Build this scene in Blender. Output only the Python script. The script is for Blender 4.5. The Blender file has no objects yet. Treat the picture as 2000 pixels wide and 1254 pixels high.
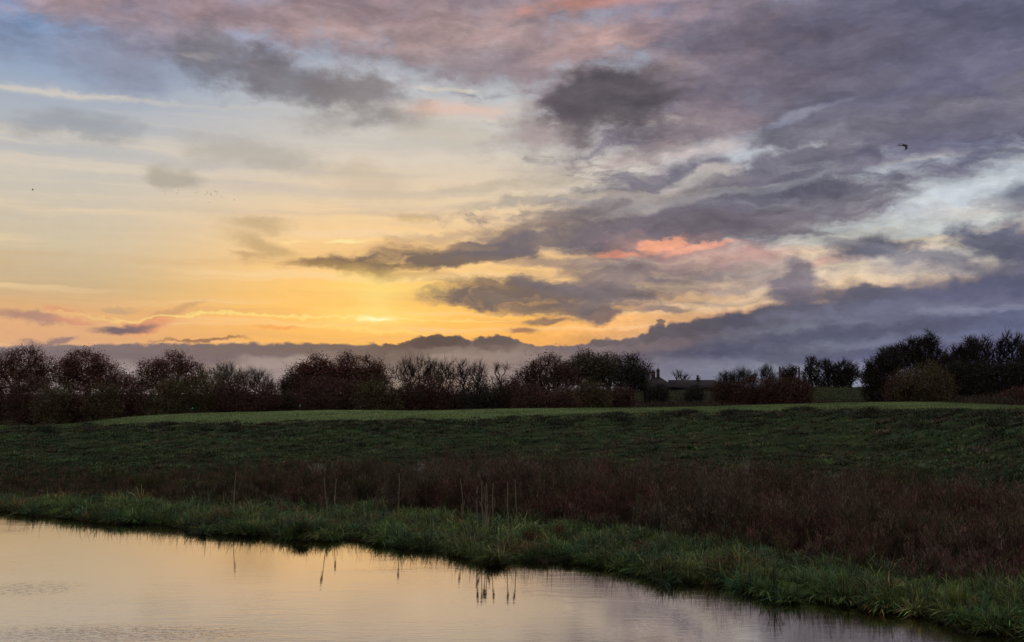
import bpy, math, random
import numpy as np
from mathutils import Vector

# ------------------------------------------------------------------ camera
S = bpy.context.scene
COL = S.collection
F = 1944.0          # focal length in pixels of the 2000 px wide photograph
HZ = 770.0          # pixel row of the horizon
CH = 4.5            # eye height above the water
TH = math.atan((HZ - 627.0) / F)
cd = bpy.data.cameras.new('camera')
cam = bpy.data.objects.new('camera', cd)
COL.objects.link(cam)
cam.location = (0, 0, CH)
cam.rotation_euler = (math.pi / 2 + TH, 0, 0)
cd.sensor_width = 36.0
cd.lens = 36.0 * F / 2000.0
cd.clip_start = 0.1
cd.clip_end = 20000.0
S.camera = cam
S.view_settings.view_transform = 'Standard'
S.view_settings.look = 'None'
S.view_settings.exposure = 0.0
S.view_settings.gamma = 1.0
S.cycles.max_bounces = 4
S.cycles.diffuse_bounces = 2


def ray(px, py):
    a, b = px - 1000.0, 627.0 - py
    y = F * math.cos(TH) - b * math.sin(TH)
    z = F * math.sin(TH) + b * math.cos(TH)
    return a / y, z / y          # x and z per metre forward


def at(px, py, y):
    """world point on the line of sight (px, py) at forward distance y"""
    rx, rz = ray(px, py)
    return Vector((rx * y, y, CH + rz * y))


def on_level(px, py, z):
    rx, rz = ray(px, py)
    y = (z - CH) / rz
    return Vector((rx * y, y, z))


def lin(c):
    out = []
    for v in c[:3]:
        v = v / 255.0
        out.append(v / 12.92 if v <= 0.04045 else ((v + 0.055) / 1.055) ** 2.4)
    return (out[0], out[1], out[2], 1.0)


def sky_uv(px, py):
    rx, rz = ray(px, py)
    return math.atan2(rx, 1.0), math.atan2(rz, math.hypot(rx, 1.0))


# ------------------------------------------------------------------ world
SUN_AZ, SUN_EL = sky_uv(735, 622)
W = bpy.data.worlds.new("World")
S.world = W
W.use_nodes = True
W.cycles.sampling_method = 'NONE'   # the sky is even enough to be found by chance rays
nt = W.node_tree
for n in list(nt.nodes):
    nt.nodes.remove(n)


class G:
    """small helper that writes shader nodes"""
    def __init__(s, tree):
        s.t = tree

    def n(s, kind, **kw):
        nd = s.t.nodes.new(kind)
        for k, v in kw.items():
            setattr(nd, k, v)
        return nd

    def put(s, sock, v):
        if isinstance(v, bpy.types.NodeSocket):
            s.t.links.new(v, sock)
        elif v is not None:
            sock.default_value = v

    def m(s, op, a, b=None, c=None, clamp=False):
        nd = s.n('ShaderNodeMath', operation=op, use_clamp=clamp)
        s.put(nd.inputs[0], a)
        if b is not None: s.put(nd.inputs[1], b)
        if c is not None: s.put(nd.inputs[2], c)
        return nd.outputs[0]

    def vm(s, op, a, b=None):
        nd = s.n('ShaderNodeVectorMath', operation=op)
        s.put(nd.inputs[0], a)
        if b is not None: s.put(nd.inputs[1], b)
        return nd.outputs['Value'] if op in ('LENGTH', 'DOT_PRODUCT') else nd.outputs[0]

    def mr(s, v, a, b, c=0.0, d=1.0, kind='SMOOTHSTEP'):
        nd = s.n('ShaderNodeMapRange', interpolation_type=kind)
        for k, x in enumerate((v, a, b, c, d)):
            s.put(nd.inputs[k], x)
        return nd.outputs[0]

    def mix(s, f, a, b, blend='MIX'):
        nd = s.n('ShaderNodeMix', data_type='RGBA', blend_type=blend)
        s.put(nd.inputs[0], f)
        s.put(nd.inputs[6], a)
        s.put(nd.inputs[7], b)
        return nd.outputs[2]

    def ramp(s, v, stops, mode='LINEAR'):
        nd = s.n('ShaderNodeValToRGB')
        cr = nd.color_ramp
        cr.interpolation = mode
        while len(cr.elements) < len(stops):
            cr.elements.new(0.5)
        for e, (p, c) in zip(cr.elements, stops):
            e.position = p
            e.color = c
        s.put(nd.inputs[0], v)
        return nd.outputs[0]

    def noise(s, vec, scale, detail=4.0, rough=0.55, col=False, dist=0.0):
        nd = s.n('ShaderNodeTexNoise')
        s.put(nd.inputs['Vector'], vec)
        nd.inputs['Scale'].default_value = scale
        nd.inputs['Detail'].default_value = detail
        nd.inputs['Roughness'].default_value = rough
        nd.inputs['Distortion'].default_value = dist
        return nd.outputs[1] if col else nd.outputs[0]

    def mp(s, vec, loc=(0, 0, 0), rot=0.0, scale=(1, 1, 1), kind='POINT'):
        nd = s.n('ShaderNodeMapping', vector_type=kind)
        s.put(nd.inputs[0], vec)
        nd.inputs[1].default_value = loc
        nd.inputs[2].default_value = (0, 0, rot)
        nd.inputs[3].default_value = scale
        return nd.outputs[0]


g = G(nt)
tc = g.n('ShaderNodeTexCoord').outputs['Generated']
sx = g.n('ShaderNodeSeparateXYZ')
g.put(sx.inputs[0], tc)
az = g.m('ARCTAN2', sx.outputs[0], sx.outputs[1])
el = g.m('ARCSINE', sx.outputs[2])
cx = g.n('ShaderNodeCombineXYZ')
g.put(cx.inputs[0], az)
g.put(cx.inputs[1], el)
uv = cx.outputs[0]

PX = 1.0 / F


def vrow(y):
    return sky_uv(1000, y)[1]


# elevation in 0..1 for the ramps
ELM = 0.42
ev = g.m('DIVIDE', el, ELM, clamp=True)


def rows(lst):
    st = [(max(0.0, min(1.0, vrow(y) / ELM)), lin(c)) for y, c in lst]
    return sorted(st, key=lambda t: t[0])


left = g.ramp(ev, rows([(0, (112, 134, 172)), (90, (122, 148, 188)), (200, (150, 168, 194)), (300, (182, 186, 192)), (400, (204, 196, 182)),
                        (500, (208, 193, 164)), (580, (200, 175, 136)), (625, (228, 176, 120)), (690, (214, 165, 124)), (769, (150, 132, 130))]))
mid = g.ramp(ev, rows([(0, (140, 150, 172)), (100, (165, 173, 190)), (200, (194, 196, 198)), (300, (210, 202, 190)), (400, (231, 207, 172)),
                       (500, (251, 204, 138)), (570, (255, 197, 108)), (620, (254, 186, 84)), (690, (244, 164, 74)), (769, (160, 130, 120))]))
right = g.ramp(ev, rows([(0, (118, 126, 152)), (200, (156, 164, 182)), (300, (180, 188, 198)), (400, (190, 199, 206)), (480, (198, 198, 190)),
                         (545, (218, 194, 164)), (620, (222, 168, 124)), (769, (130, 128, 150))]))
daz = g.m('SUBTRACT', az, SUN_AZ)
fl = g.mr(daz, -0.30, 0.0)
fr = g.mr(daz, 0.10, 0.42)
base = g.mix(fl, left, mid)
base = g.mix(fr, base, right)
# the clear air itself: Nishita sky with the sun near the horizon
nish = g.n('ShaderNodeTexSky', sky_type='NISHITA')
nish.sun_disc = False
nish.sun_elevation = math.radians(3.0)
nish.sun_rotation = SUN_AZ
nish.air_density = 1.4
nish.dust_density = 2.0
nsc = g.vm('SCALE', nish.outputs[0])
nsc.node.inputs['Scale'].default_value = 0.10
base = g.mix(0.04, base, nsc)
# warm glow round the hidden sun
gl = g.mp(uv, loc=(*sky_uv(735, 610), 0), scale=(0.15, 0.075, 1), kind='TEXTURE')
gl = g.m('EXPONENT', g.m('MULTIPLY', g.m('POWER', g.vm('LENGTH', gl), 2.0), -1.0))
base = g.mix(g.m('MULTIPLY', gl, 0.5), base, lin((255, 204, 100)))

# noises in direction space; stretched level, as thin layers seen from below are
warp = g.noise(g.mp(uv, scale=(1, 2.2, 1)), 9.0, 5.0, 0.55, col=True)
warp = g.vm('SUBTRACT', warp, (0.5, 0.5, 0.5))
wv = g.vm('ADD', uv, g.vm('MULTIPLY', warp, (0.085, 0.034, 0)))
warp2 = g.noise(g.mp(uv, scale=(1, 1.6, 1)), 34.0, 4.0, 0.6, col=True)
warp2 = g.vm('SUBTRACT', warp2, (0.5, 0.5, 0.5))
wv = g.vm('ADD', wv, g.vm('MULTIPLY', warp2, (0.022, 0.012, 0)))
warp3 = g.vm('SUBTRACT', g.noise(g.mp(uv, scale=(1, 1.5, 1)), 95.0, 3.0, 0.6, col=True), (0.5, 0.5, 0.5))
wv = g.vm('ADD', wv, g.vm('MULTIPLY', warp3, (0.009, 0.005, 0)))
puff = g.m('SUBTRACT', g.noise(g.mp(uv, scale=(1, 1.7, 1)), 17.0, 7.0, 0.6), 0.5)
streak = g.m('SUBTRACT', g.noise(g.mp(wv, rot=0.0, scale=(3.2, 24, 1)), 1.0, 6.0, 0.62), 0.5)
tilt = g.m('SUBTRACT', g.noise(g.mp(wv, rot=-0.17, scale=(5.0, 19, 1)), 1.0, 7.0, 0.62), 0.5)
cirr = g.noise(g.mp(g.vm('ADD', uv, g.vm('MULTIPLY', warp, (0.0, 0.022, 0))), rot=0.035, scale=(2.0, 58, 1)), 1.0, 4.0, 0.5)
fine = g.m('SUBTRACT', g.noise(g.mp(uv, scale=(1, 2.0, 1)), 60.0, 5.0, 0.6), 0.5)
chop = g.m('SUBTRACT', g.noise(g.mp(wv, rot=-0.10, scale=(20, 52, 1)), 1.0, 4.0, 0.6), 0.5)
tilt = g.m('MULTIPLY_ADD', chop, 0.75, tilt)
streak = g.m('MULTIPLY_ADD', chop, 0.55, streak)
uvs = g.vm('ADD', uv, g.vm('MULTIPLY', warp3, (.012, .010, 0)))
NZ = {'p': puff, 's': streak, 't': tilt}

# thin cirrus veil: pale streaks over the clear part
lowm = g.mr(el, vrow(120), vrow(300))
cfac = g.m('MULTIPLY', g.mr(cirr, 0.50, 0.68), 0.6)
cfac = g.m('MULTIPLY', cfac, lowm)
base = g.mix(cfac, base, g.mix(g.mr(el, vrow(330), vrow(520)), lin((222, 208, 188)), lin((250, 212, 158))))
cf2 = g.m('MULTIPLY', g.mr(cirr, 0.5, 0.34), 0.34)
base = g.mix(g.m('MULTIPLY', cf2, lowm), base, g.mix(g.mr(el, vrow(330), vrow(560)), lin((176, 178, 182)), lin((216, 168, 112))))


ROT = {}


def turned(deg):
    """sky coordinates turned by a few fixed angles, shared by the clouds"""
    q = min((-16, -5, 0, 4, 9, 17), key=lambda k: abs(k - deg))
    if q not in ROT:
        ROT[q] = wv if q == 0 else g.mp(wv, rot=-math.radians(q))
    return q, ROT[q]


def cloud(b, px, py, rx, ry, rot, soft, op, colr, nk='p', amp=1.2):
    q, vec = (0, uvs) if nk == 'u' else turned(rot)
    u, v = sky_uv(px, py)
    c, s_ = math.cos(math.radians(q)), math.sin(math.radians(q))
    ur, vr = c * u + s_ * v, -s_ * u + c * v
    ax, ay = 1 / (rx * PX), 1 / (ry * PX)
    nd = g.n('ShaderNodeVectorMath', operation='MULTIPLY_ADD')
    g.put(nd.inputs[0], vec)
    g.put(nd.inputs[1], (ax, ay, 0))
    g.put(nd.inputs[2], (-ur * ax, -vr * ay, 0))
    d = g.vm('LENGTH', nd.outputs[0]) if nk == 'u' else g.m('MULTIPLY_ADD', NZ[nk], -amp * 1.9, g.vm('LENGTH', nd.outputs[0]))
    a = g.mr(d, 1 + soft * 0.85, 1 - soft * 0.85, 0.0, op)
    return g.mix(a, b, lin(colr))


def edge_curve(pts, src):
    """piecewise curve: pixel column -> elevation, as a node driven by azimuth"""
    fc = g.n('ShaderNodeFloatCurve')
    cm = fc.mapping
    c = cm.curves[0]
    q = []
    for x, y in pts:
        u, v = sky_uv(x, y)
        q.append(((u + 0.6) / 1.2, v / 0.2))
    c.points[0].location = q[0]
    c.points[1].location = q[-1]
    for a in q[1:-1]:
        c.points.new(*a)
    for p_ in c.points:
        p_.handle_type = 'AUTO_CLAMPED'
    cm.update()
    g.put(fc.inputs['Value'], g.m('MULTIPLY_ADD', src, 1 / 1.2, 0.5))
    return g.m('MULTIPLY', fc.outputs[0], 0.2)


C = base
# px, py, rx, ry, tilt, softness, opacity, colour, noise, amount   (px/py only name a direction in the sky)
CLOUDS_HIGH = [
    # right: broad grey-violet deck
    (1750, 130, 520, 210, 3, .35, .92, (107, 103, 121), 't', 1.3),
    (1400, 120, 200, 120, 8, .5, .8, (122, 110, 124), 'p', 1.6),
    (1950, 40, 330, 130, 0, .8, .55, (88, 90, 122), 't', .8),
    (1930, 230, 250, 70, 5, .8, .6, (98, 98, 130), 't', 1.0),
    (1620, 110, 160, 70, 0, .8, .45, (98, 90, 106), 'p', 1.2),
    (1500, 330, 460, 55, 10, .5, .85, (114, 110, 124), 't', 1.5),
    (1560, 400, 360, 62, 9, .45, .92, (107, 103, 118), 't', 1.2),
    (1330, 440, 260, 36, 3, .5, .85, (114, 106, 118), 't', 1.3),
    (1150, 425, 230, 32, 7, .6, .75, (134, 122, 122), 't', 1.5),
    (1000, 365, 130, 12, 5, .7, .5, (178, 166, 150), 's', 1.2),
    (1100, 330, 120, 14, 10, .8, .4, (184, 170, 158), 's', 1.2),
    (1620, 330, 200, 28, 10, .6, .6, (104, 100, 120), 't', 1.0),
    (1300, 400, 120, 10, 8, .8, .5, (168, 156, 152), 's', 1.0),
    # light holes in the deck
    (1440, 325, 130, 14, 12, .7, .7, (104, 102, 118), 't', 1.0),
    (1480, 380, 210, 15, 8, .7, .7, (100, 98, 114), 't', 1.0),
    (1700, 405, 66, 20, 0, .7, .6, (106, 98, 114), 'p', 1.2),
    (1850, 300, 150, 40, 4, .9, .5, (92, 97, 128), 't', .8),
    (1720, 318, 110, 14, 6, .8, .5, (132, 124, 142), 't', 1.2),
    (1530, 352, 140, 8, 9, .7, .65, (146, 147, 158), 't', 1.2),
    (1340, 385, 130, 8, 9, .7, .6, (150, 146, 148), 't', 1.2),
    (1370, 345, 100, 12, 14, .7, .7, (200, 192, 184), 'p', 1.6),
    (1468, 300, 44, 17, 6, .7, .75, (190, 197, 206), 'p', 1.6),
    (1560, 225, 70, 8, 17, .8, .5, (150, 154, 176), 'p', 1.4),
    (1740, 428, 120, 9, 2, .7, .6, (170, 171, 172), 't', 1.4),
    (1400, 285, 95, 22, 8, .8, .7, (190, 192, 200), 'p', 2.0),
    (1300, 300, 130, 20, 6, .8, .5, (204, 182, 172), 'p', 2.0),
    (1360, 240, 100, 28, 0, .8, .55, (160, 140, 146), 'p', 1.6),
    (1890, 372, 150, 26, 14, .6, .85, (186, 196, 206), 't', 1.8),
    (1960, 350, 80, 18, 10, .7, .6, (200, 206, 212), 't', 1.4),
    (1800, 445, 130, 22, -4, .6, .85, (196, 202, 200), 't', 1.8),
    (1880, 500, 120, 26, 0, .7, .6, (200, 200, 196), 't', 1.2),
    (1700, 545, 260, 14, 4, .6, .8, (232, 208, 176), 's', 1.2),
    (1080, 395, 240, 8, 5, .8, .6, (186, 172, 154), 't', 1.6),
    (1250, 382, 160, 7, 8, .8, .5, (160, 152, 156), 't', 1.6),
    (1250, 545, 330, 34, 2, .9, .35, (216, 186, 146), 't', 2.2),
    (1450, 585, 230, 14, 3, .7, .75, (226, 190, 146), 's', 1.6),
    (1440, 535, 130, 10, 2, .8, .6, (198, 186, 176), 's', 1.6),
    # pink cloud across the top
    (330, 0, 310, 85, -4, .6, .88, (152, 134, 142), 'p', 1.3),
    (820, 15, 470, 105, -3, .6, .9, (152, 133, 138), 'p', 1.4),
    (200, 38, 140, 34, -14, .8, .55, (186, 158, 158), 'p', 1.3),
    (510, 45, 150, 22, 2, .8, .5, (180, 150, 148), 'p', 1.3),
    (900, 75, 260, 44, -8, .8, .5, (194, 162, 154), 'p', 1.8),
    (1180, 80, 150, 26, 14, .7, .75, (206, 164, 152), 'p', 1.8),
    (1180, 2, 130, 18, 4, .9, .75, (212, 146, 126), 'p', 1.6),
    (720, 20, 130, 34, 0, .8, .6, (134, 116, 124), 'p', 1.4),
    (420, 25, 110, 30, 0, .8, .5, (136, 120, 130), 'p', 1.4),
    (1080, 110, 110, 44, 0, .8, .55, (142, 126, 134), 'p', 1.6),
    (1290, 30, 110, 46, 0, .8, .6, (122, 116, 138), 'p', 1.0),
    (950, 130, 90, 34, -6, .7, .7, (142, 132, 140), 'p', 1.4),
    (850, 128, 70, 20, 0, .7, .6, (140, 128, 134), 'p', 1.4),
    (1150, 175, 130, 30, 0, .8, .5, (186, 164, 164), 'p', 1.4),
    # grey clouds, upper left
    (250, 118, 135, 50, 0, .8, .8, (134, 137, 158), 'p', 1.2),
    (50, 85, 60, 34, 0, .8, .5, (118, 130, 156), 'p', 1.0),
    (430, 120, 85, 52, 10, .6, .85, (118, 116, 126), 'p', 1.3),
    (560, 150, 120, 40, -18, .6, .85, (120, 116, 124), 'p', 1.3),
    (700, 188, 120, 34, -16, .6, .85, (130, 122, 124), 'p', 1.3),
    (640, 232, 90, 16, 10, .8, .5, (160, 152, 148), 'p', 1.2),
    (120, 183, 220, 6, 1, 1.0, .65, (214, 204, 188), 's', 1.6),
    (60, 176, 120, 11, -1, .9, .5, (206, 200, 192), 's', 1.6),
    (400, 118, 36, 6, 0, 1.0, .25, (198, 190, 182), 's', 1.0),
    (870, 169, 60, 4, 0, .9, .6, (220, 208, 190), 's', 1.0),
    (140, 252, 95, 20, 0, .7, .62, (148, 152, 158), 'p', 1.2),
    (900, 210, 95, 14, 0, 1.0, .6, (232, 188, 166), 'p', 1.2),
    (500, 300, 120, 24, -6, .8, .7, (176, 170, 160), 'p', 1.3),
    (330, 345, 50, 20, 0, .7, .75, (172, 164, 150), 'p', 1.2),
    (730, 355, 80, 28, -16, .9, .55, (202, 184, 160), 'p', 1.4),
    (860, 265, 100, 32, 0, .8, .55, (196, 186, 170), 'p', 1.4),
    (500, 430, 62, 12, 0, .8, .6, (184, 158, 116), 's', 1.0),
    (512, 474, 62, 14, -12, .8, .6, (180, 152, 106), 'p', 1.0),
    (478, 493, 26, 7, 0, .7, .6, (184, 152, 106), 'p', 1.0),
    (802, 420, 32, 10, 0, .7, .55, (196, 166, 118), 'p', 1.0),
    # the dark lone cloud
    (1180, 215, 165, 85, 0, .7, .6, (136, 122, 130), 'p', 1.4),
    (1195, 200, 120, 66, 0, .45, .93, (88, 83, 90), 'p', 1.0),
    (1135, 228, 70, 44, 0, .5, .85, (94, 87, 94), 'p', .9),
    (1050, 265, 75, 20, 12, .8, .6, (160, 142, 142), 'p', 1.2),
    # mid streaks right of the sun
    (700, 513, 170, 15, 2, .5, .9, (146, 118, 84), 's', 1.4),
    (890, 496, 190, 25, 5, .45, .95, (118, 102, 92), 't', 1.4),
    (1080, 468, 210, 27, 6, .45, .9, (116, 106, 110), 't', 1.3),
    (1260, 465, 200, 34, 4, .5, .85, (116, 106, 116), 't', 1.2),
    (940, 450, 150, 9, 5, .7, .55, (158, 134, 118), 's', 1.2),
    (1110, 512, 160, 13, 0, .7, .7, (138, 120, 116), 's', 1.3),
    (1330, 512, 200, 14, 2, .7, .75, (136, 120, 124), 's', 1.3),
    (1050, 575, 200, 26, -2, .5, .95, (112, 99, 96), 't', 1.4),
    (950, 562, 100, 14, -4, .5, .8, (124, 106, 94), 's', 1.4),
    (1180, 552, 170, 28, 4, .5, .85, (124, 112, 116), 't', 1.4),
    (1060, 602, 120, 11, -2, .6, .85, (128, 108, 98), 's', 1.2),
    (1340, 560, 150, 12, 4, .7, .6, (150, 132, 134), 's', 1.4),
    (1270, 603, 80, 8, 0, .6, .8, (126, 110, 114), 's', 1.0),
    (1075, 624, 38, 6, 8, .6, .8, (126, 104, 98), 's', .8),
    (1162, 612, 36, 17, 5, .5, .9, (108, 96, 100), 'p', 1.0),
    (1030, 646, 30, 7, 6, .6, .85, (154, 110, 88), 'p', 1.0),
    (1200, 575, 120, 22, 4, .6, .85, (114, 104, 106), 't', 1.4),
    (760, 530, 110, 12, -4, .8, .6, (168, 132, 88), 't', 1.6),
    (800, 480, 90, 10, 4, .9, .5, (190, 152, 108), 't', 1.4),
    (1130, 530, 110, 9, 0, .8, .6, (132, 116, 112), 't', 1.4),
    (1400, 530, 170, 16, 4, .8, .65, (144, 126, 130), 't', 1.6),
    (1440, 505, 120, 12, 0, .9, .5, (176, 140, 136), 't', 1.6),
    (1440, 560, 130, 11, 3, .8, .7, (160, 142, 142), 't', 1.8),
    (1370, 585, 120, 8, 2, .8, .6, (150, 132, 130), 't', 1.6),
    (1680, 505, 90, 12, 4, .9, .55, (158, 146, 154), 't', 1.6),
    (1850, 525, 140, 12, 2, .9, .6, (146, 142, 154), 't', 1.6),
    (1640, 470, 70, 16, 0, .8, .6, (112, 108, 124), 't', 1.4),
    # red underlit patches
    (1300, 476, 120, 16, -3, .9, .5, (184, 140, 128), 't', 1.8),
    (1308, 470, 46, 9, 0, .7, .85, (240, 160, 118), 't', 2.2),
    (1215, 492, 60, 7, 0, .6, .75, (224, 140, 108), 'p', 1.6),
    (1345, 484, 46, 7, 4, .5, .8, (242, 160, 116), 'p', 1.4),
    (1400, 478, 34, 4, 4, .7, .7, (232, 150, 118), 'p', 1.2),
    (1420, 494, 110, 18, 0, .9, .5, (182, 134, 130), 's', 1.4),
    (1590, 520, 60, 9, 4, .7, .7, (218, 164, 144), 's', 1.2),
    (1550, 548, 38, 34, 0, .5, .9, (116, 108, 122), 'p', 1.2),
    (1570, 575, 60, 16, 0, .6, .8, (114, 106, 120), 'p', 1.2),
    # slate puffs at the right edge
    (1712, 487, 85, 24, 4, .5, .93, (88, 90, 112), 'p', 1.3),
    (1800, 510, 120, 18, -12, .6, .75, (120, 120, 136), 'p', 1.3),
    (1950, 468, 80, 34, 0, .5, .93, (84, 88, 114), 'p', 1.3),
    (1995, 388, 50, 26, 10, .6, .85, (96, 102, 124), 'p', 1.2),
    (1980, 525, 90, 24, 0, .7, .8, (98, 98, 124), 'p', 1.2),
    # low left
    (120, 640, 190, 26, 4, .9, .4, (228, 168, 124), 's', 1.2),
    (30, 617, 60, 9, -3, .6, .75, (166, 126, 118), 's', 1.0),
    (150, 625, 50, 5, 0, .7, .75, (216, 146, 116), 's', 1.0),
    (100, 607, 32, 4, 0, .7, .6, (222, 148, 112), 's', .8),
    (235, 599, 38, 4, 0, .7, .6, (184, 156, 126), 's', .8),
    (345, 610, 60, 7, 18, .8, .6, (196, 150, 108), 's', .8),
    (290, 634, 62, 14, 8, .7, .65, (230, 146, 104), 's', 1.0),
    (245, 637, 62, 11, 5, .5, .92, (112, 98, 106), 's', 1.0),
    (110, 660, 48, 6, 5, .6, .85, (142, 118, 118), 's', 1.0),
    (380, 665, 68, 3.5, -1, .6, .85, (140, 104, 82), 's', .6),
    (540, 645, 40, 4, 4, .8, .6, (240, 156, 84), 's', .8),
    # brightest spots round the hidden sun
    (735, 560, 90, 30, 0, 1.0, .5, (255, 220, 118), 's', .6),
    (735, 618, 95, 16, 0, 1.0, .7, (255, 222, 118), 'u'),
    (735, 590, 30, 40, 0, 1.0, .35, (255, 226, 130), 'u'),
    (733, 622, 34, 5, 0, .9, .95, (255, 244, 168), 'u'),
    (737, 622, 12, 3, 0, .9, .95, (255, 252, 205), 'u'),
    (560, 622, 340, 2.5, 0, .8, .7, (255, 224, 128), 's', .8),
    (700, 648, 130, 3, -5, .8, .6, (255, 218, 116), 's', .8),
    (680, 466, 34, 3.5, 2, .8, .7, (255, 236, 164), 's', .6),
    (570, 465, 24, 3, 2, .8, .5, (255, 228, 150), 's', .6),
]
BANK_EDGE = [(-80, 678), (200, 674), (420, 672), (600, 671), (740, 675), (790, 672), (822, 662), (850, 659), (900, 660), (925, 668), (950, 661),
             (985, 660), (1030, 674), (1070, 676), (1140, 674), (1170, 666), (1225, 668), (1262, 658), (1285, 640), (1300, 640), (1340, 634),
             (1400, 622), (1480, 608), (1540, 590), (1620, 586), (1700, 572), (1800, 566), (1880, 552), (2000, 536), (2150, 520)]
CLOUDS_LOW = [
    (1440, 628, 50, 14, 0, .7, .7, (82, 78, 98), 'p', 1.2),
    (1380, 640, 80, 10, 0, .7, .6, (92, 86, 98), 'p', 1.4),
    (1560, 622, 150, 13, 4, .9, .6, (106, 104, 122), 't', 1.6),
    (1800, 596, 240, 20, 4, .9, .7, (112, 113, 140), 't', 1.8),
    (1930, 606, 90, 9, 4, .8, .7, (132, 136, 160), 't', 1.6),
    (1690, 584, 70, 10, 6, .7, .6, (92, 92, 112), 'p', 1.4),
    (1900, 560, 150, 18, 6, .9, .7, (88, 90, 118), 't', 1.2),
    (1480, 668, 260, 13, 3, .9, .7, (84, 82, 102), 't', 1.4),
    (1700, 655, 300, 14, 3, .9, .7, (78, 80, 106), 't', 1.4),
    (1560, 692, 360, 10, 2, .9, .7, (74, 74, 98), 's', 1.2),
    (1850, 700, 180, 14, 2, .9, .6, (92, 94, 132), 's', 1.2),
    (1500, 724, 260, 12, 2, .9, .7, (134, 136, 156), 's', 1.4),
    (1310, 715, 110, 16, 2, .9, .6, (112, 108, 124), 's', 1.2),
    (1640, 748, 60, 14, 0, .9, .7, (150, 150, 176), 's', .8),
    (1180, 690, 120, 10, 4, .9, .5, (142, 122, 120), 't', 1.2),
    (1280, 676, 90, 8, 8, .8, .6, (118, 102, 104), 't', 1.2),
    (765, 674, 18, 3.5, 0, .3, .9, (110, 90, 78), 'u'), (792, 671, 15, 5, 0, .3, .9, (108, 88, 78), 'u'),
    (822, 670, 20, 12, 0, .25, .95, (102, 85, 78), 'u'), (838, 664, 14, 8, 0, .3, .95, (102, 85, 78), 'u'), (858, 667, 26, 13, 0, .25, .95, (98, 82, 76), 'u'),
    (884, 668, 22, 10, 0, .3, .95, (100, 84, 78), 'u'), (905, 672, 16, 7, 0, .3, .95, (104, 88, 82), 'u'),
    (928, 678, 18, 9, 0, .4, .9, (126, 108, 98), 'u'), (950, 672, 26, 14, 0, .25, .95, (106, 90, 84), 'u'), (978, 670, 28, 14, 0, .25, .95, (108, 92, 87), 'u'),
    (1003, 677, 18, 9, 0, .3, .95, (112, 96, 90), 'u'), (1030, 678, 14, 5, 0, .4, .9, (114, 98, 92), 'u'),
    (880, 686, 46, 8, 0, .5, .8, (132, 114, 104), 'u'), (905, 692, 30, 8, 0, .5, .8, (140, 121, 110), 'u'), (948, 694, 34, 8, 0, .5, .8, (142, 123, 112), 'u'),
    (990, 696, 60, 9, 0, .6, .7, (140, 122, 114), 'u'), (870, 700, 50, 8, 0, .6, .7, (158, 137, 124), 'u'), (640, 705, 60, 8, 0, .7, .5, (166, 146, 134), 'u'),
    (1172, 668, 20, 7, 0, .3, .9, (108, 96, 96), 'u'), (1195, 670, 16, 6, 0, .3, .9, (110, 97, 97), 'u'), (1228, 669, 20, 8, 0, .3, .9, (108, 97, 100), 'u'),
    (1262, 660, 13, 10, 0, .3, .95, (104, 95, 99), 'u'), (1274, 656, 13, 14, 0, .3, .95, (102, 93, 98), 'u'), (1290, 644, 10, 14, 0, .3, .9, (98, 90, 96), 'u'),
    (1292, 627, 6, 4, 0, .4, .85, (104, 94, 96), 'u'), (1312, 648, 18, 12, 0, .3, .95, (98, 90, 98), 'u'), (1340, 642, 16, 12, 0, .3, .95, (94, 87, 96), 'u'),
    (1368, 634, 22, 13, 0, .35, .9, (90, 84, 95), 'u'), (1400, 632, 20, 12, 0, .35, .9, (92, 87, 98), 'u'), (1440, 627, 34, 13, 0, .35, .85, (86, 83, 100), 'u'),
    (1690, 572, 34, 15, 0, .5, .85, (90, 90, 108), 'u'), (1740, 572, 26, 10, 0, .5, .8, (96, 96, 116), 'u'), (1640, 578, 26, 12, 0, .5, .8, (94, 92, 110), 'u'),
    (930, 700, 130, 13, 4, .8, .6, (164, 142, 128), 'p', 1.4),
    (880, 688, 90, 6, 6, .8, .5, (140, 120, 108), 'p', 1.4),
    (1060, 715, 150, 20, 4, .9, .6, (150, 130, 124), 'p', 1.2),
    (200, 690, 320, 9, 1, .9, .5, (122, 106, 108), 's', 1.2),
    (250, 735, 300, 20, 0, .9, .5, (172, 158, 154), 'p', 1.2),
    (500, 712, 150, 14, 6, .7, .6, (176, 156, 144), 'p', 1.8),
]
FILL_SKY = (244, 240, 246)  # unseen overhead sky, brightened as fill for ground and trees
BACK_LOW = (92, 94, 108)  # unseen sky low behind the viewer, dimmed so plants are lit from above
for k_ in (-16, -5, 4, 9, 17):
    turned(k_)
for row in CLOUDS_HIGH:
    C = cloud(C, *row)

# light and dark inside the decks
shade = g.noise(g.mp(wv, rot=-0.15, scale=(1, 3.2, 1)), 11.0, 6.0, 0.6)
# rifts in the deck where the brighter air shows through
rift = g.noise(g.mp(wv, rot=-0.14, scale=(5.5, 30, 1)), 1.0, 5.0, 0.6)
rmask = g.m('MULTIPLY', g.mr(az, -0.06, 0.06), g.m('MULTIPLY', g.mr(el, vrow(640), vrow(560)), g.mr(el, vrow(200), vrow(330))))
rcol = g.mix(g.mr(el, vrow(420), vrow(540)), lin((150, 150, 160)), lin((214, 182, 148)))
C = g.mix(g.m('MULTIPLY', g.m('MULTIPLY', g.mr(rift, 0.54, 0.70), rmask), 0.62), C, rcol)
deck = g.m('MAXIMUM', g.mr(az, -0.06, 0.14), g.mr(el, vrow(230), vrow(90)))
sh = g.mix(g.mr(shade, 0.30, 0.70), (0.74, 0.75, 0.78, 1), (1.24, 1.22, 1.20, 1))
C = g.mix(deck, C, g.mix(1.0, C, sh, 'MULTIPLY'))

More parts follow.
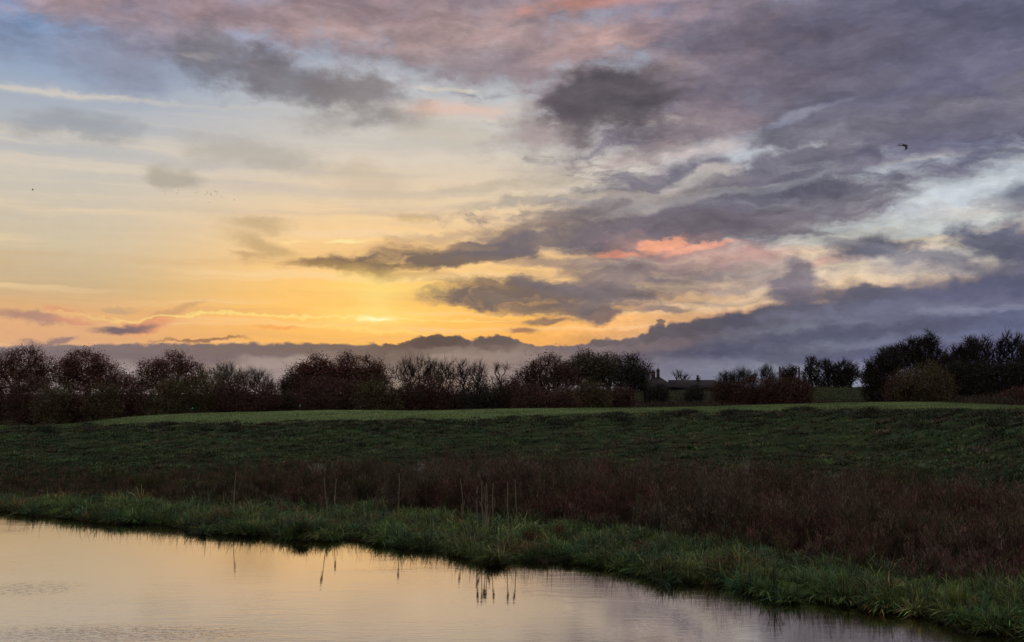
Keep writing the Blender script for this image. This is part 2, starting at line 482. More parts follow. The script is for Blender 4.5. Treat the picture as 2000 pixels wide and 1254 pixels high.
# low bank of cloud along the horizon
wsep = g.n('ShaderNodeSeparateXYZ')
g.put(wsep.inputs[0], g.vm('ADD', uv, g.vm('MULTIPLY', warp2, (0.012, 0.0, 0))))
edge = edge_curve(BANK_EDGE, wsep.outputs[0])
bil = g.m('ABSOLUTE', g.m('SUBTRACT', g.noise(g.mp(uv, scale=(1, 1.2, 1)), 34.0, 3.0, 0.5), 0.5))
lump = g.m('MULTIPLY', g.mr(az, -0.22, -0.02, 0.15, 1.0), 0.030)
edge = g.m('MULTIPLY_ADD', bil, lump, edge)
edge = g.m('MULTIPLY_ADD', fine, 0.010, edge)
uM = g.m('MULTIPLY_ADD', az, 1 / 1.2, 0.5)


def cols(lst):
    return [((sky_uv(x, 700)[0] + 0.6) / 1.2, lin(c)) for x, c in lst]


top = g.ramp(uM, cols([(0, (133, 117, 117)), (350, (128, 110, 106)), (700, (124, 104, 92)), (850, (104, 86, 78)), (1000, (112, 95, 90)),
                       (1200, (118, 105, 108)), (1320, (94, 86, 94)), (1500, (92, 90, 104)), (1750, (94, 96, 118)), (2000, (82, 86, 114))]))
bot = g.ramp(uM, cols([(0, (160, 143, 142)), (350, (165, 147, 142)), (600, (172, 150, 140)), (850, (176, 152, 134)), (1000, (150, 132, 128)),
                       (1200, (126, 116, 126)), (1400, (116, 118, 140)), (1550, (124, 128, 146)), (1750, (108, 110, 138)), (2000, (98, 102, 136))]))
depth = g.m('SUBTRACT', edge, el)
dn = g.m('MULTIPLY_ADD', puff, 0.03, depth)
bankc = g.mix(g.mr(dn, 0.010, 0.046), top, bot)
bankc = g.mix(g.m('MULTIPLY', g.mr(tilt, -0.05, 0.22), 0.28), bankc, lin((150, 140, 152)))
sof = g.mr(az, 0.05, 0.35, 0.0016, 0.007)
ba = g.mr(g.m('DIVIDE', depth, sof), -1.0, 1.0)
rim = g.m('MULTIPLY', g.mr(g.m('ABSOLUTE', g.m('SUBTRACT', depth, 0.0025)), 0.003, 0.0), 0.25)
C = g.mix(ba, C, bankc)
for row in CLOUDS_LOW:
    C = cloud(C, *row)

# small-scale texture of the cloud decks
C = g.mix(g.m('MULTIPLY_ADD', deck, .8, .2), C, g.mix(1.0, C, g.mix(g.mr(fine, -0.25, 0.25), (0.92, 0.92, 0.92, 1), (1.08, 1.08, 1.08, 1)), 'MULTIPLY'))
# unseen sky behind and overhead: dim low, brightened higher up to light the land
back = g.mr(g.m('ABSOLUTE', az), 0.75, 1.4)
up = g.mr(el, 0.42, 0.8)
hs = g.n('ShaderNodeHueSaturation')
hs.inputs['Saturation'].default_value = 0.97
# the violet deck on the right is a shade greyer
hs.inputs['Saturation'].default_value = 0.97
g.put(hs.inputs['Saturation'], g.mr(az, 0.0, 0.3, 0.97, 0.88))
g.put(hs.inputs['Color'], C)
over = g.mix(g.mr(el, 0.12, 0.95), lin(BACK_LOW), lin(FILL_SKY))
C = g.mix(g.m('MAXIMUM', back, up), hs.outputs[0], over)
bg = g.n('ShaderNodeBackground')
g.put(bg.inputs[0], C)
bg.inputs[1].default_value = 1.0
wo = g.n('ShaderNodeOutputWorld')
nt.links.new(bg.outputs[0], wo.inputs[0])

# ------------------------------------------------------------------ sun (already behind thin cloud at the horizon)
sl = bpy.data.lights.new('sun', 'SUN')
sl.energy = 0.3
sl.angle = math.radians(3)
sl.color = (1.0, 0.72, 0.42)
so = bpy.data.objects.new('sun', sl)
COL.objects.link(so)
LOW = math.radians(3.0)
sd = Vector((math.sin(SUN_AZ) * math.cos(LOW), math.cos(SUN_AZ) * math.cos(LOW), math.sin(LOW)))
so.rotation_euler = (-sd).to_track_quat('-Z', 'Y').to_euler()
so.location = (0, 0, 60)

# ------------------------------------------------------------------ helpers for objects
rng = np.random.default_rng(7)


def mesh_np(name, verts, quads=None, tris=None, tint=None):
    """mesh from numpy arrays; tint is one colour per vertex"""
    me = bpy.data.meshes.new(name)
    verts = np.asarray(verts, dtype=np.float32)
    q = np.zeros((0, 4), int) if quads is None else np.asarray(quads)
    t = np.zeros((0, 3), int) if tris is None else np.asarray(tris)
    me.vertices.add(len(verts))
    me.vertices.foreach_set('co', verts.ravel())
    nl = q.size + t.size
    me.loops.add(nl)
    me.loops.foreach_set('vertex_index', np.concatenate([q.ravel(), t.ravel()]).astype(np.int32))
    me.polygons.add(len(q) + len(t))
    st = np.concatenate([np.arange(len(q)) * 4, q.size + np.arange(len(t)) * 3]).astype(np.int32)
    me.polygons.foreach_set('loop_start', st)
    if tint is not None:
        at_ = me.color_attributes.new('tint', 'FLOAT_COLOR', 'POINT')
        c = np.ones((len(verts), 4), np.float32)
        c[:, :3] = tint
        at_.data.foreach_set('color', c.ravel())
    me.update(calc_edges=True)
    return me


def link(name, me, mat, parent=None, smooth=False):
    o = bpy.data.objects.new(name, me)
    if mat is not None:
        me.materials.append(mat)
    if smooth:
        me.polygons.foreach_set('use_smooth', np.ones(len(me.polygons), bool))
    COL.objects.link(o)
    o.parent = parent
    return o


def thing(name, label, cat, loc=(0, 0, 0), group=None):
    o = bpy.data.objects.new(name, None)
    o.empty_display_size = 0.3
    COL.objects.link(o)
    o.location = loc
    o['label'] = label
    o['category'] = cat
    if group:
        o['group'] = group
    return o


def tag(o, label, cat, group=None, kind=None):
    if label: o['label'] = label
    if cat: o['category'] = cat
    if group: o['group'] = group
    if kind: o['kind'] = kind
    return o


def veg_mat(name, translucent=0.25, gloss=0.0, rough=0.5, nscale=None, namt=0.3):
    m = bpy.data.materials.new(name)
    m.use_nodes = True
    t = m.node_tree
    t.nodes.clear()
    h = G(t)
    a = h.n('ShaderNodeAttribute', attribute_name='tint')
    col = a.outputs['Color']
    if nscale:
        pos = h.n('ShaderNodeTexCoord').outputs['Object']
        nz = h.noise(pos, nscale, 4.0, 0.6)
        col = h.mix(1.0, col, h.mix(h.mr(nz, .25, .75), (1 - namt,) * 3 + (1,), (1 + namt,) * 3 + (1,)), 'MULTIPLY')
    d = h.n('ShaderNodeBsdfDiffuse')
    h.put(d.inputs[0], col)
    out = d.outputs[0]
    if translucent > 0:
        tr = h.n('ShaderNodeBsdfTranslucent')
        h.put(tr.inputs[0], col)
        mx = h.n('ShaderNodeMixShader')
        mx.inputs[0].default_value = translucent
        t.links.new(out, mx.inputs[1]); t.links.new(tr.outputs[0], mx.inputs[2])
        out = mx.outputs[0]
    if gloss > 0:
        gs = h.n('ShaderNodeBsdfGlossy')
        gs.inputs[0].default_value = (.8, .8, .8, 1)
        gs.inputs['Roughness'].default_value = rough
        mx = h.n('ShaderNodeMixShader')
        mx.inputs[0].default_value = gloss
        t.links.new(out, mx.inputs[1]); t.links.new(gs.outputs[0], mx.inputs[2])
        out = mx.outputs[0]
    o = h.n('ShaderNodeOutputMaterial')
    t.links.new(out, o.inputs[0])
    return m


def plain_mat(name, c1, c2, scale=8.0, rough=0.8, bump=0.2, dist=0.02, coords='Object'):
    m = bpy.data.materials.new(name)
    m.use_nodes = True
    t = m.node_tree
    t.nodes.clear()
    h = G(t)
    pos = h.n('ShaderNodeTexCoord').outputs[coords]
    nz = h.noise(pos, scale, 6.0, 0.6)
    p = h.n('ShaderNodeBsdfPrincipled')
    h.put(p.inputs['Base Color'], h.mix(h.mr(nz, .3, .7), c1 + (1,), c2 + (1,)))
    p.inputs['Roughness'].default_value = rough
    p.inputs['Specular IOR Level'].default_value = 0.2
    b = h.n('ShaderNodeBump')
    b.inputs['Strength'].default_value = bump
    b.inputs['Distance'].default_value = dist
    h.put(b.inputs['Height'], nz)
    t.links.new(b.outputs[0], p.inputs['Normal'])
    o = h.n('ShaderNodeOutputMaterial')
    t.links.new(p.outputs[0], o.inputs[0])
    return m


# ------------------------------------------------------------------ lie of the land
def row_dist(px, py, z):
    return on_level(px, py, z).y


SHORE_PX = [(-250, 985), (0, 1003), (100, 1016), (200, 1026), (330, 1030), (380, 1044), (450, 1049), (540, 1052), (590, 1058), (700, 1060), (760, 1070),
            (830, 1082), (900, 1096), (950, 1108), (1050, 1108), (1120, 1104), (1200, 1118), (1290, 1140), (1340, 1140), (1430, 1146),
            (1500, 1168), (1640, 1176), (1760, 1194), (1830, 1212), (1900, 1228), (2000, 1240), (2200, 1275)]
#        px     reed(d)  foot(d)  crest row, z   back row, z    ground behind
PROF = [(-400, 46.0, 50.0, 842, 2.35, 836, 2.40, 1.2),
        (0,    41.5, 48.0, 838, 2.40, 833, 2.48, 1.2),
        (150,  39.5, 47.0, 836, 2.42, 829, 2.55, 1.2),
        (250,  38.5, 46.6, 835, 2.48, 815, 2.80, 1.2),
        (350,  37.5, 46.0, 833, 2.52, 808, 2.90, 1.3),
        (500,  38.3, 45.0, 830, 2.60, 804, 2.95, 1.5),
        (690,  37.0, 44.0, 828, 2.72, 800, 3.05, 1.6),
        (780,  36.0, 43.4, 826, 2.76, 803, 3.05, 1.6),
        (1000, 33.6, 42.0, 821, 2.90, 798, 3.20, 1.8),
        (1300, 29.4, 38.5, 811, 3.22, 796, 3.45, 2.1),
        (1500, 26.2, 36.0, 808, 3.42, 791, 3.62, 2.3),
        (1650, 24.4, 34.2, 806, 3.52, 787, 3.75, 2.5),
        (1800, 22.6, 32.6, 806, 3.60, 785, 3.85, 2.7),
        (2000, 21.2, 28.8, 811, 3.62, 794, 3.78, 2.9),
        (2400, 19.5, 25.5, 816, 3.60, 800, 3.76, 2.9)]


def a_of(px):
    return ray(px, 800)[0]


def smooth_curve(xs, ys, a, w=0.012):
    s = 0
    for k in (-2, -1, 0, 1, 2):
        s = s + np.interp(a + k * w, xs, ys)
    return s / 5


PA = np.array([a_of(p[0]) for p in PROF])
SA = np.array([a_of(p[0]) for p in SHORE_PX])
SD = np.array([row_dist(p[0], p[1], 0.0) + np.interp(p[0], [0, 500, 1000, 1500, 2000], [1.2, .4, .8, -.1, -.3]) for p in SHORE_PX])
KD = [np.array([p[1] for p in PROF]), np.array([p[2] for p in PROF]),
      np.array([row_dist(p[0], p[3], p[4]) for p in PROF]), np.array([row_dist(p[0], p[5], p[6]) for p in PROF])]
ZC = np.array([p[4] for p in PROF]); ZB = np.array([p[6] for p in PROF]); ZG = np.array([p[7] for p in PROF])


def shore(a):
    a = np.asarray(a, float)
    return smooth_curve(SA, SD, a, 0.002) + 0.20 * np.sin(a * 67) + 0.16 * np.sin(a * 151 + 1) + 0.10 * np.sin(a * 260 + 2) + 0.05 * np.sin(a * 480 + 2)


def profile(a):
    """knots (distance, height) for every column a -> arrays [k, n]"""
    a = np.asarray(a, float)
    s = shore(a)
    kd = [smooth_curve(PA, k, a) for k in KD]
    zc, zb, zg = (smooth_curve(PA, z, a) for z in (ZC, ZB, ZG))
    # second flood bank beyond, on the right only
    r = np.clip((a - a_of(1020)) / (a_of(1120) - a_of(1020)), 0, 1)
    r = r * r * (3 - 2 * r)
    rr = np.clip((a - a_of(1780)) / (a_of(1870) - a_of(1780)), 0, 1)
    rc = np.clip((a - a_of(1380)) / (a_of(1600) - a_of(1380)), 0, 1)
    crest2 = 5.15 + 0.65 * rc
    f = lambda z: np.full_like(a, z)
    z120 = zg * (1 - r) + (2.9 * (1 - rr) + 3.9 * rr) * r
    z165 = 1.7 * (1 - r) + (3.2 * (1 - rr) + 4.25 * rr) * r
    D = [f(-90), f(0), f(2.5), f(8), s - 2.2, s - 0.25, s + 0.06, s + 0.8, kd[0], kd[1], kd[2] - 2.2, kd[2], kd[2] + 2.5, kd[3], kd[3] + 3, kd[3] + 9,
         f(122), f(165), f(169), f(176), f(196), f(204), f(222), f(400), f(1200), f(9000)]
    Z = [f(2.8), f(2.9), f(2.8), f(-.9), f(-.8), f(-.12), f(.04), f(.13), f(.26), f(.60), zc - 0.33, zc, zc + .10, zb, zb - .25, zg + 0 * a,
         z120, z165, z165 + .2 * r, z165 + .25 * r, 1.7 * (1 - r) + crest2 * r, 1.7 * (1 - r) + crest2 * r, 1.8 * (1 - r) + 3.4 * r, f(2.5), f(2.5), f(2.5)]
    return np.array(D), np.array(Z)


_GA = np.linspace(-1.0, 1.0, 1601)
_GD, _GZ = profile(_GA)


def bumps(x, y):
    return (0.05 * np.sin(x * 1.7 + y * 0.6) * np.sin(y * 1.3 - x * .4) + 0.035 * np.sin(x * 4.1 + 1) * np.sin(y * 3.3 + 2)
            + 0.09 * np.sin(x * .45 + 2) * np.sin(y * .37))


def ground_z(x, y):
    x = np.atleast_1d(np.asarray(x, float)); y = np.atleast_1d(np.asarray(y, float))
    a = np.clip(x / np.maximum(y, 12.0), -1, 1)
    i = (a + 1) / 2 * 1600
    i0 = np.clip(i.astype(int), 0, 1599); t = i - i0
    D = _GD[:, i0] * (1 - t) + _GD[:, i0 + 1] * t
    Z = _GZ[:, i0] * (1 - t) + _GZ[:, i0 + 1] * t
    k = np.clip((D <= y).sum(0) - 1, 0, D.shape[0] - 2)
    n = np.arange(len(x))
    d0, d1, z0, z1 = D[k, n], D[k + 1, n], Z[k, n], Z[k + 1, n]
    u = np.clip((y - d0) / np.maximum(d1 - d0, 1e-6), 0, 1)
    z = z0 * (1 - u) + z1 * u
    land = np.clip((y - D[6, n]) / 1.5, 0, 1) * np.clip((400 - y) / 100, 0, 1)
    top = np.clip((y - D[11, n]) / 3.0, 0, 1) * np.clip((D[13, n] + 2 - y) / 2, 0, 1)   # the mown top is smoother
    return z + bumps(x, y) * land * (1 - 0.85 * top)


def zone(x, y):
    """knot distances for scattering"""
    a = np.clip(x / np.maximum(y, 12.0), -1, 1)
    i = (a + 1) / 2 * 1600
    i0 = np.clip(i.astype(int), 0, 1599)
    return _GD[:, i0]


acols = np.concatenate([np.linspace(-8, -0.66, 24)[:-1], np.linspace(-0.66, 0.66, 620), np.linspace(0.66, 8, 24)[1:]])
D, Z = profile(np.clip(acols, -1, 1))
rows_ = []
sub = [2, 1, 3, 2, 5, 4, 6, 16, 22, 22, 16, 14, 24, 10, 8, 8, 8, 4, 4, 16, 4, 6, 4, 4, 4]
for k, n in enumerate(sub):
    for j in range(n):
        rows_.append((k, j / n))
rows_.append((len(sub) - 1, 1.0))
nr, nc = len(rows_), len(acols)
V = np.zeros((nr, nc, 3))
for r_, (k, u) in enumerate(rows_):
    y = D[k] * (1 - u) + D[k + 1] * u
    x = acols * np.maximum(y, 12.0)
    V[r_, :, 0] = x
    V[r_, :, 1] = y
    V[r_, :, 2] = ground_z(x, y)
V = V.reshape(-1, 3)
ii = (np.arange(nr - 1)[:, None] * nc + np.arange(nc - 1)[None, :]).ravel()
Q = np.stack([ii, ii + 1, ii + nc + 1, ii + nc], 1)
kidx = np.array([k + u for k, u in rows_])
KC = [(0, (.05, .06, .03)), (3, (.045, .035, .025)), (5.5, (.03, .022, .016)), (7, (.016, .016, .009)), (8, (.022, .018, .011)), (9, (.020, .016, .011)),
      (10, (.028, .040, .018)), (10.9, (.026, .034, .016)), (11.5, (.085, .105, .042)), (12.5, (.110, .145, .056)), (13.6, (.118, .150, .056)),
      (15, (.04, .035, .022)), (17, (.045, .036, .026)), (17.8, (.065, .072, .036)), (18.6, (.065, .072, .036)), (19, (.030, .036, .018)), (21, (.034, .038, .02)), (25, (.05, .05, .04))]
kx = [k for k, _ in KC]
T = np.stack([np.interp(kidx, kx, [c[i] for _, c in KC]) for i in range(3)], 1)
T = np.repeat(T, nc, 0)
ground_mat = veg_mat('ground_cover', 0.0, 0.0, nscale=1.1, namt=0.35)
me = mesh_np('ground', V, Q, None, T)
ground = link('ground', me, ground_mat, smooth=True)
ground['kind'] = 'structure'

# ------------------------------------------------------------------ water
wm = bpy.data.materials.new('river_water')
wm.use_nodes = True
t = wm.node_tree
t.nodes.clear()
h = G(t)
pos = h.n('ShaderNodeTexCoord').outputs['Object']
w1 = h.noise(h.mp(pos, rot=0.12, scale=(0.9, 3.2, 1)), 1.0, 4.0, 0.55)
w2 = h.noise(h.mp(pos, rot=-0.1, scale=(3.4, 13, 1)), 1.0, 3.0, 0.5)
w3 = h.noise(h.mp(pos, rot=0.3, scale=(9, 22, 1)), 1.0, 2.0, 0.5)
patch = h.mr(h.noise(h.mp(pos, rot=0.25, scale=(.14, .35, 1)), 1.0, 3.0, 0.6), .46, .66)
near = h.n('ShaderNodeSeparateXYZ')
h.put(near.inputs[0], pos)
# the breeze reaches the open water at lower left, the lee of the bank stays calm
lee = h.mr(h.m('ADD', near.outputs[1], h.m('MULTIPLY', near.outputs[0], 0.6)), 22.0, 11.0)
amp2 = h.m('MULTIPLY_ADD', patch, .55, h.m('MULTIPLY_ADD', lee, .9, .35))
hgt = h.m('MULTIPLY', w1, h.m('MULTIPLY_ADD', lee, .0026, h.m('MULTIPLY_ADD', patch, .0016, .0012)))
hgt = h.m('ADD', hgt, h.m('MULTIPLY', h.m('MULTIPLY', w2, .0021), amp2))
hgt = h.m('ADD', hgt, h.m('MULTIPLY', h.m('MULTIPLY', w3, .0007), h.m('MULTIPLY', amp2, lee)))
# two small gusts ruffling the surface, lower left
for gx, gy, ra, rb_, am in ((55, 1150, 1.6, 1.1, .0015), (230, 1238, 3.4, .9, .0022)):
    c_ = on_level(gx, gy, 0.0)
    q_ = h.vm('LENGTH', h.vm('MULTIPLY', h.vm('SUBTRACT', pos, tuple(c_)), (1 / ra, 1 / rb_, 0)))
    wz = h.noise(h.mp(pos, rot=0.2, scale=(5, 17, 1)), 1.0, 2.0, 0.6)
    hgt = h.m('ADD', hgt, h.m('MULTIPLY', h.m('MULTIPLY', h.mr(wz, .45, .75), am), h.mr(q_, 1.3, .3)))
b = h.n('ShaderNodeBump')
b.inputs['Strength'].default_value = 1.0
b.inputs['Distance'].default_value = 1.0
h.put(b.inputs['Height'], hgt)
gl_ = h.n('ShaderNodeBsdfGlossy')
gl_.inputs['Roughness'].default_value = 0.02
gl_.inputs[0].default_value = (.81, .73, .65, 1)
t.links.new(b.outputs[0], gl_.inputs['Normal'])
df = h.n('ShaderNodeBsdfDiffuse')
df.inputs[0].default_value = (.045, .035, .02, 1)
fr_ = h.n('ShaderNodeFresnel')
fr_.inputs[0].default_value = 1.33
t.links.new(b.outputs[0], fr_.inputs[1])
ff = h.mr(fr_.outputs[0], 0.0, 0.30, 0.25, 0.97, 'LINEAR')
mx = h.n('ShaderNodeMixShader')
h.put(mx.inputs[0], ff)
t.links.new(df.outputs[0], mx.inputs[1]); t.links.new(gl_.outputs[0], mx.inputs[2])
o = h.n('ShaderNodeOutputMaterial')
t.links.new(mx.outputs[0], o.inputs[0])
wv_ = [(-160, 1, 0), (160, 1, 0), (160, 120, 0), (-160, 120, 0)]
# far edge follows the land a little way under the bank
wa = np.linspace(-8, 8, 161)
ws = shore(np.clip(wa, -1, 1)) + 0.6
top_ = np.stack([wa * ws, ws, 0 * ws], 1)
bot_ = np.stack([wa * 12, 0 * ws + 4.0, 0 * ws], 1)
VV = np.concatenate([bot_, top_])
i = np.arange(160)
water = link('river_water', mesh_np('river_water', VV, np.stack([i, i + 1, i + 162, i + 161], 1)), wm)
water['kind'] = 'structure'

# ------------------------------------------------------------------ grass and herbs
def blades(x, y, z, hgt, wid, lean_dir, lean, seg=3, c0=None, c1=None, droop=0.6):
    """tapered bent blades; returns verts, quads, tris, tint"""
    n = len(x)
    ang = rng.uniform(0, 2 * math.pi, n)
    wx, wy = np.cos(ang) * wid / 2, np.sin(ang) * wid / 2
    lx, ly = np.cos(lean_dir) * lean, np.sin(lean_dir) * lean
    lv = []
    cols_ = []
    for s in range(seg):
        u = s / seg
        cxx, cyy = x + lx * hgt * u ** 1.6, y + ly * hgt * u ** 1.6
        cz = z + hgt * (u - droop * lean * u * u * .55)
        k = 1 - .55 * u
        lv.append(np.stack([cxx - wx * k, cyy - wy * k, cz], 1))
        lv.append(np.stack([cxx + wx * k, cyy + wy * k, cz], 1))
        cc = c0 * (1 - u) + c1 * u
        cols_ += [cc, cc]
    lv.append(np.stack([x + lx * hgt, y + ly * hgt, z + hgt * (1 - droop * lean * .55)], 1))
    cols_.append(c1)
    m = 2 * seg + 1
    V = np.stack(lv, 1).reshape(-1, 3)
    T = np.stack(cols_, 1).reshape(-1, 3)
    b = np.arange(n)[:, None] * m
    q = np.concatenate([b + np.array([[2 * s, 2 * s + 1, 2 * s + 3, 2 * s + 2]]) for s in range(seg - 1)]) if seg > 1 else None
    t = b + np.array([[2 * seg - 2, 2 * seg - 1, 2 * seg]])
    return V, q, t, T


def merge(parts):
    V, Qs, Ts, C_ = [], [], [], []
    o = 0
    for v, q, t, c in parts:
        V.append(v); C_.append(c)
        if q is not None and len(q): Qs.append(q + o)
        if t is not None and len(t): Ts.append(t + o)
        o += len(v)
    return (np.concatenate(V), np.concatenate(Qs) if Qs else None, np.concatenate(Ts) if Ts else None, np.concatenate(C_))


def vnoise(x, y, f, seed=0):
    """cheap smooth noise in 0..1"""
    r = np.random.default_rng(seed)
    s = 0
    for k in range(5):
        a = r.uniform(0, 2 * math.pi); ff = f * r.uniform(.6, 1.7)
        s = s + np.sin((x * math.cos(a) + y * math.sin(a)) * ff + r.uniform(0, 6)) * np.sin((x * math.sin(a) - y * math.cos(a)) * ff * 1.1 + r.uniform(0, 6))
    return np.clip(.5 + s / 4.0, 0, 1)


def pick(pal, w, n):
    pal = np.array(pal); i = rng.choice(len(pal), n, p=np.array(w) / sum(w))
    return pal[i] * rng.uniform(.7, 1.3, (n, 1))


def scatter(n, k0, k1, amax=0.62, u0=0.0, u1=1.0, near_bias=0.0):
    """random ground points between two profile knots, even in ground area as seen"""
    a = rng.uniform(-amax, amax, n)
    i0 = ((a + 1) / 2 * 1600).astype(int)
    d0, d1 = _GD[k0, i0], _GD[k1, i0]
    u = rng.uniform(u0, u1, n)
    y = d0 + (d1 - d0) * u
    x = a * y
    return x, y, a


grass_mat = veg_mat('grass_blades', 0.3, 0.02, 0.3)
herb_mat = veg_mat('dead_stems', 0.15, 0.0)

# strip of long wet grass along the water: arching tussocks of different size and colour
GREEN = [(.070, .110, .030), (.110, .145, .034), (.045, .085, .040), (.150, .150, .040), (.130, .085, .040), (.030, .045, .022)]
GW = [5, 4, 4, 2, 1.2, 2.2]


def tussocks(tx, ty, size, per, radr, tone, wid, outward, spread=1.0):
    idx = np.repeat(np.arange(len(tx)), per)
    n = len(idx)
    th = rng.uniform(0, 2 * math.pi, n)
    rr = (radr[idx]) * np.sqrt(rng.uniform(0, 1, n))
    x = tx[idx] + np.cos(th) * rr
    y = ty[idx] + np.sin(th) * rr
    ldir = th + rng.normal(0, .6, n)
    o = outward[idx] & (rng.random(n) < .7)
    ldir = np.where(o, -2.0 + rng.normal(0, .9, n), ldir)
    lean = np.clip(rng.normal(.85, .42, n) * spread, .05, 1.7)
    hh = size[idx] * rng.uniform(.5, 1.3, n)
    zz = np.maximum(ground_z(x, y), -.02) - .02
    tn = tone[idx] * rng.uniform(.45, 1.55, (n, 1))
    yel = rng.random(n) < .04
    tn[yel] = pick([(.28, .21, .07), (.24, .27, .05), (.25, .13, .06)], [2, 2, 1], int(yel.sum()))
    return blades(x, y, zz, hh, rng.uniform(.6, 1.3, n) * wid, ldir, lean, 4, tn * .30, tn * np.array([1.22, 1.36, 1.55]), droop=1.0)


prs = []
NT = 2100
tx, ty, ta = scatter(NT, 6, 8, u0=0.0, u1=1.12)
sh = shore(ta)
size = .22 + .36 * vnoise(tx, ty, 1.5, 3) ** 1.5 + rng.uniform(-.05, .12, NT)
size *= 1 - .35 * np.clip(1 - (ty - sh) / 1.2, 0, 1)
tone = pick(GREEN, GW, NT) * rng.uniform(.3, 1.8, (NT, 1)) * 1.2
red = vnoise(tx, ty, .9, 8) > .62
tone[red & (rng.random(NT) < .65)] *= (1.3, .62, .8)
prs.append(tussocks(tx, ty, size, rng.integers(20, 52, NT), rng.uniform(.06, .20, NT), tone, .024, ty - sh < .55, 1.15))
# big tussocks
NT = 620
tx, ty, ta = scatter(NT, 6, 8, u0=-.03, u1=.95)
sh = shore(ta)
tone = pick(GREEN, GW, NT) * (.8 + 1.0 * rng.random((NT, 1)))
prs.append(tussocks(tx, ty, rng.uniform(.30, .52, NT), rng.integers(40, 90, NT), rng.uniform(.10, .24, NT), tone, .026, ty - sh < .5, 1.15))
# blades hanging over the brim
NT = 1500
ta = rng.uniform(-.62, .62, NT)
ty = shore(ta) + rng.uniform(-.06, .25, NT); tx = ta * ty
tone = pick(GREEN, GW, NT) * .6
prs.append(tussocks(tx, ty, rng.uniform(.16, .50, NT) * (.6 + .8 * vnoise(ta * 40, ta * 0, 1.2, 91)), rng.integers(4, 14, NT), rng.uniform(.03, .16, NT), tone, .015, np.ones(NT, bool), .9))
# scattered long single stalks that break the outline and its reflection
n = 1500
x, y, a = scatter(n, 6, 8, u0=0.0, u1=.6)
tone = pick([(.12, .10, .05), (.16, .13, .07), (.07, .09, .03)], [2, 1, 2], n)
prs.append(blades(x, y, np.maximum(ground_z(x, y), -.02), rng.uniform(.35, .95, n), rng.uniform(.008, .014, n), rng.uniform(0, 6.28, n), rng.uniform(0, .7, n), 3, tone * .7, tone))
link('bank_grass', mesh_np('bank_grass', *merge(prs)), grass_mat)['kind'] = 'stuff'

# dead willowherb and dock: brown stems with small side tufts, in uneven drifts
NC = 2900
cx0, cy0, ca = scatter(NC, 8, 9, u0=-.03, u1=1.12)
lc = np.clip((ca - a_of(200)) / (a_of(900) - a_of(200)), 0, 1)
kp = rng.random(NC) < .6 + .4 * lc
cx0, cy0, ca, lc = cx0[kp], cy0[kp], ca[kp], lc[kp]
NC = len(cx0)
cr = rng.uniform(.10, .42, NC)
per = (rng.uniform(5, 20, NC) * (.6 + .5 * lc)).astype(int)
idx = np.repeat(np.arange(NC), per)
th_ = rng.uniform(0, 6.28, len(idx)); q_ = np.sqrt(rng.random(len(idx)))
x = cx0[idx] + np.cos(th_) * q_ * cr[idx]; y = cy0[idx] + np.sin(th_) * q_ * cr[idx]
a = ca[idx]
lft = lc[idx]
i0 = np.clip(((a + 1) / 2 * 1600).astype(int), 0, 1600)
ub = (y - _GD[8, i0]) / (_GD[9, i0] - _GD[8, i0])
chgt = rng.uniform(.70, 1.22, NC)[idx]
ctone = rng.uniform(.45, 1.65, (NC, 1))[idx]
n = len(x)
z = ground_z(x, y)
drift = vnoise(x, y, .8, 21)
hgt_ = (.46 + .98 * lft - .22 * np.clip((a - a_of(1500)) / (a_of(2000) - a_of(1500)), 0, 1)) * (.62 + .50 * drift) * rng.uniform(.7, 1.12, n) * chgt * np.clip(.50 + 1.6 * ub, .40, 1)
tall = rng.random(n) < .03
hgt_[tall] *= 1.35
BR = [(.072, .036, .032), (.092, .040, .038), (.052, .032, .026), (.050, .048, .026), (.10, .075, .060)]
tone = pick(BR, [4, 3, 3, 1.6, .8], n)
hue = vnoise(x, y, .55, 23)[:, None]
tone = tone * ctone * np.array([1.22, 1.05, 1.06]) * (1 - hue * np.array([0.15, -.25, -.0]))
fuzzy = (vnoise(x, y, .7, 29) > .62) & (rng.random(n) < .35)
tone[fuzzy] = pick([(.12, .09, .075), (.10, .085, .06)], [1, 1], int(fuzzy.sum()))
grn = (rng.random(n) < .12 + .40 * (1 - lft))
tone[grn] = pick([(.04, .060, .020), (.05, .05, .018)], [1, 1], int(grn.sum()))
prs = [blades(x, y, z, hgt_, rng.uniform(.008, .016, n), rng.uniform(0, 6.28, n), rng.uniform(0, .35, n), 2, tone * .4, tone)]  # stem tint darkens to the foot: shade within the stand put into the colour
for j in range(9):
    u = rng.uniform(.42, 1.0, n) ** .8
    t2 = tone * rng.uniform(.5, 1.7, (n, 1)) * (.35 + .85 * u[:, None])  # lower tufts tinted darker, the same painted shade
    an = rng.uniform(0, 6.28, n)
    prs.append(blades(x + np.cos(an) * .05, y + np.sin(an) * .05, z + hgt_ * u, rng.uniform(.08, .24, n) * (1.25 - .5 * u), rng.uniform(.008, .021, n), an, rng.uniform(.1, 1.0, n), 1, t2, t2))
link('dead_herbs', mesh_np('dead_herbs', *merge(prs)), herb_mat)['kind'] = 'stuff'

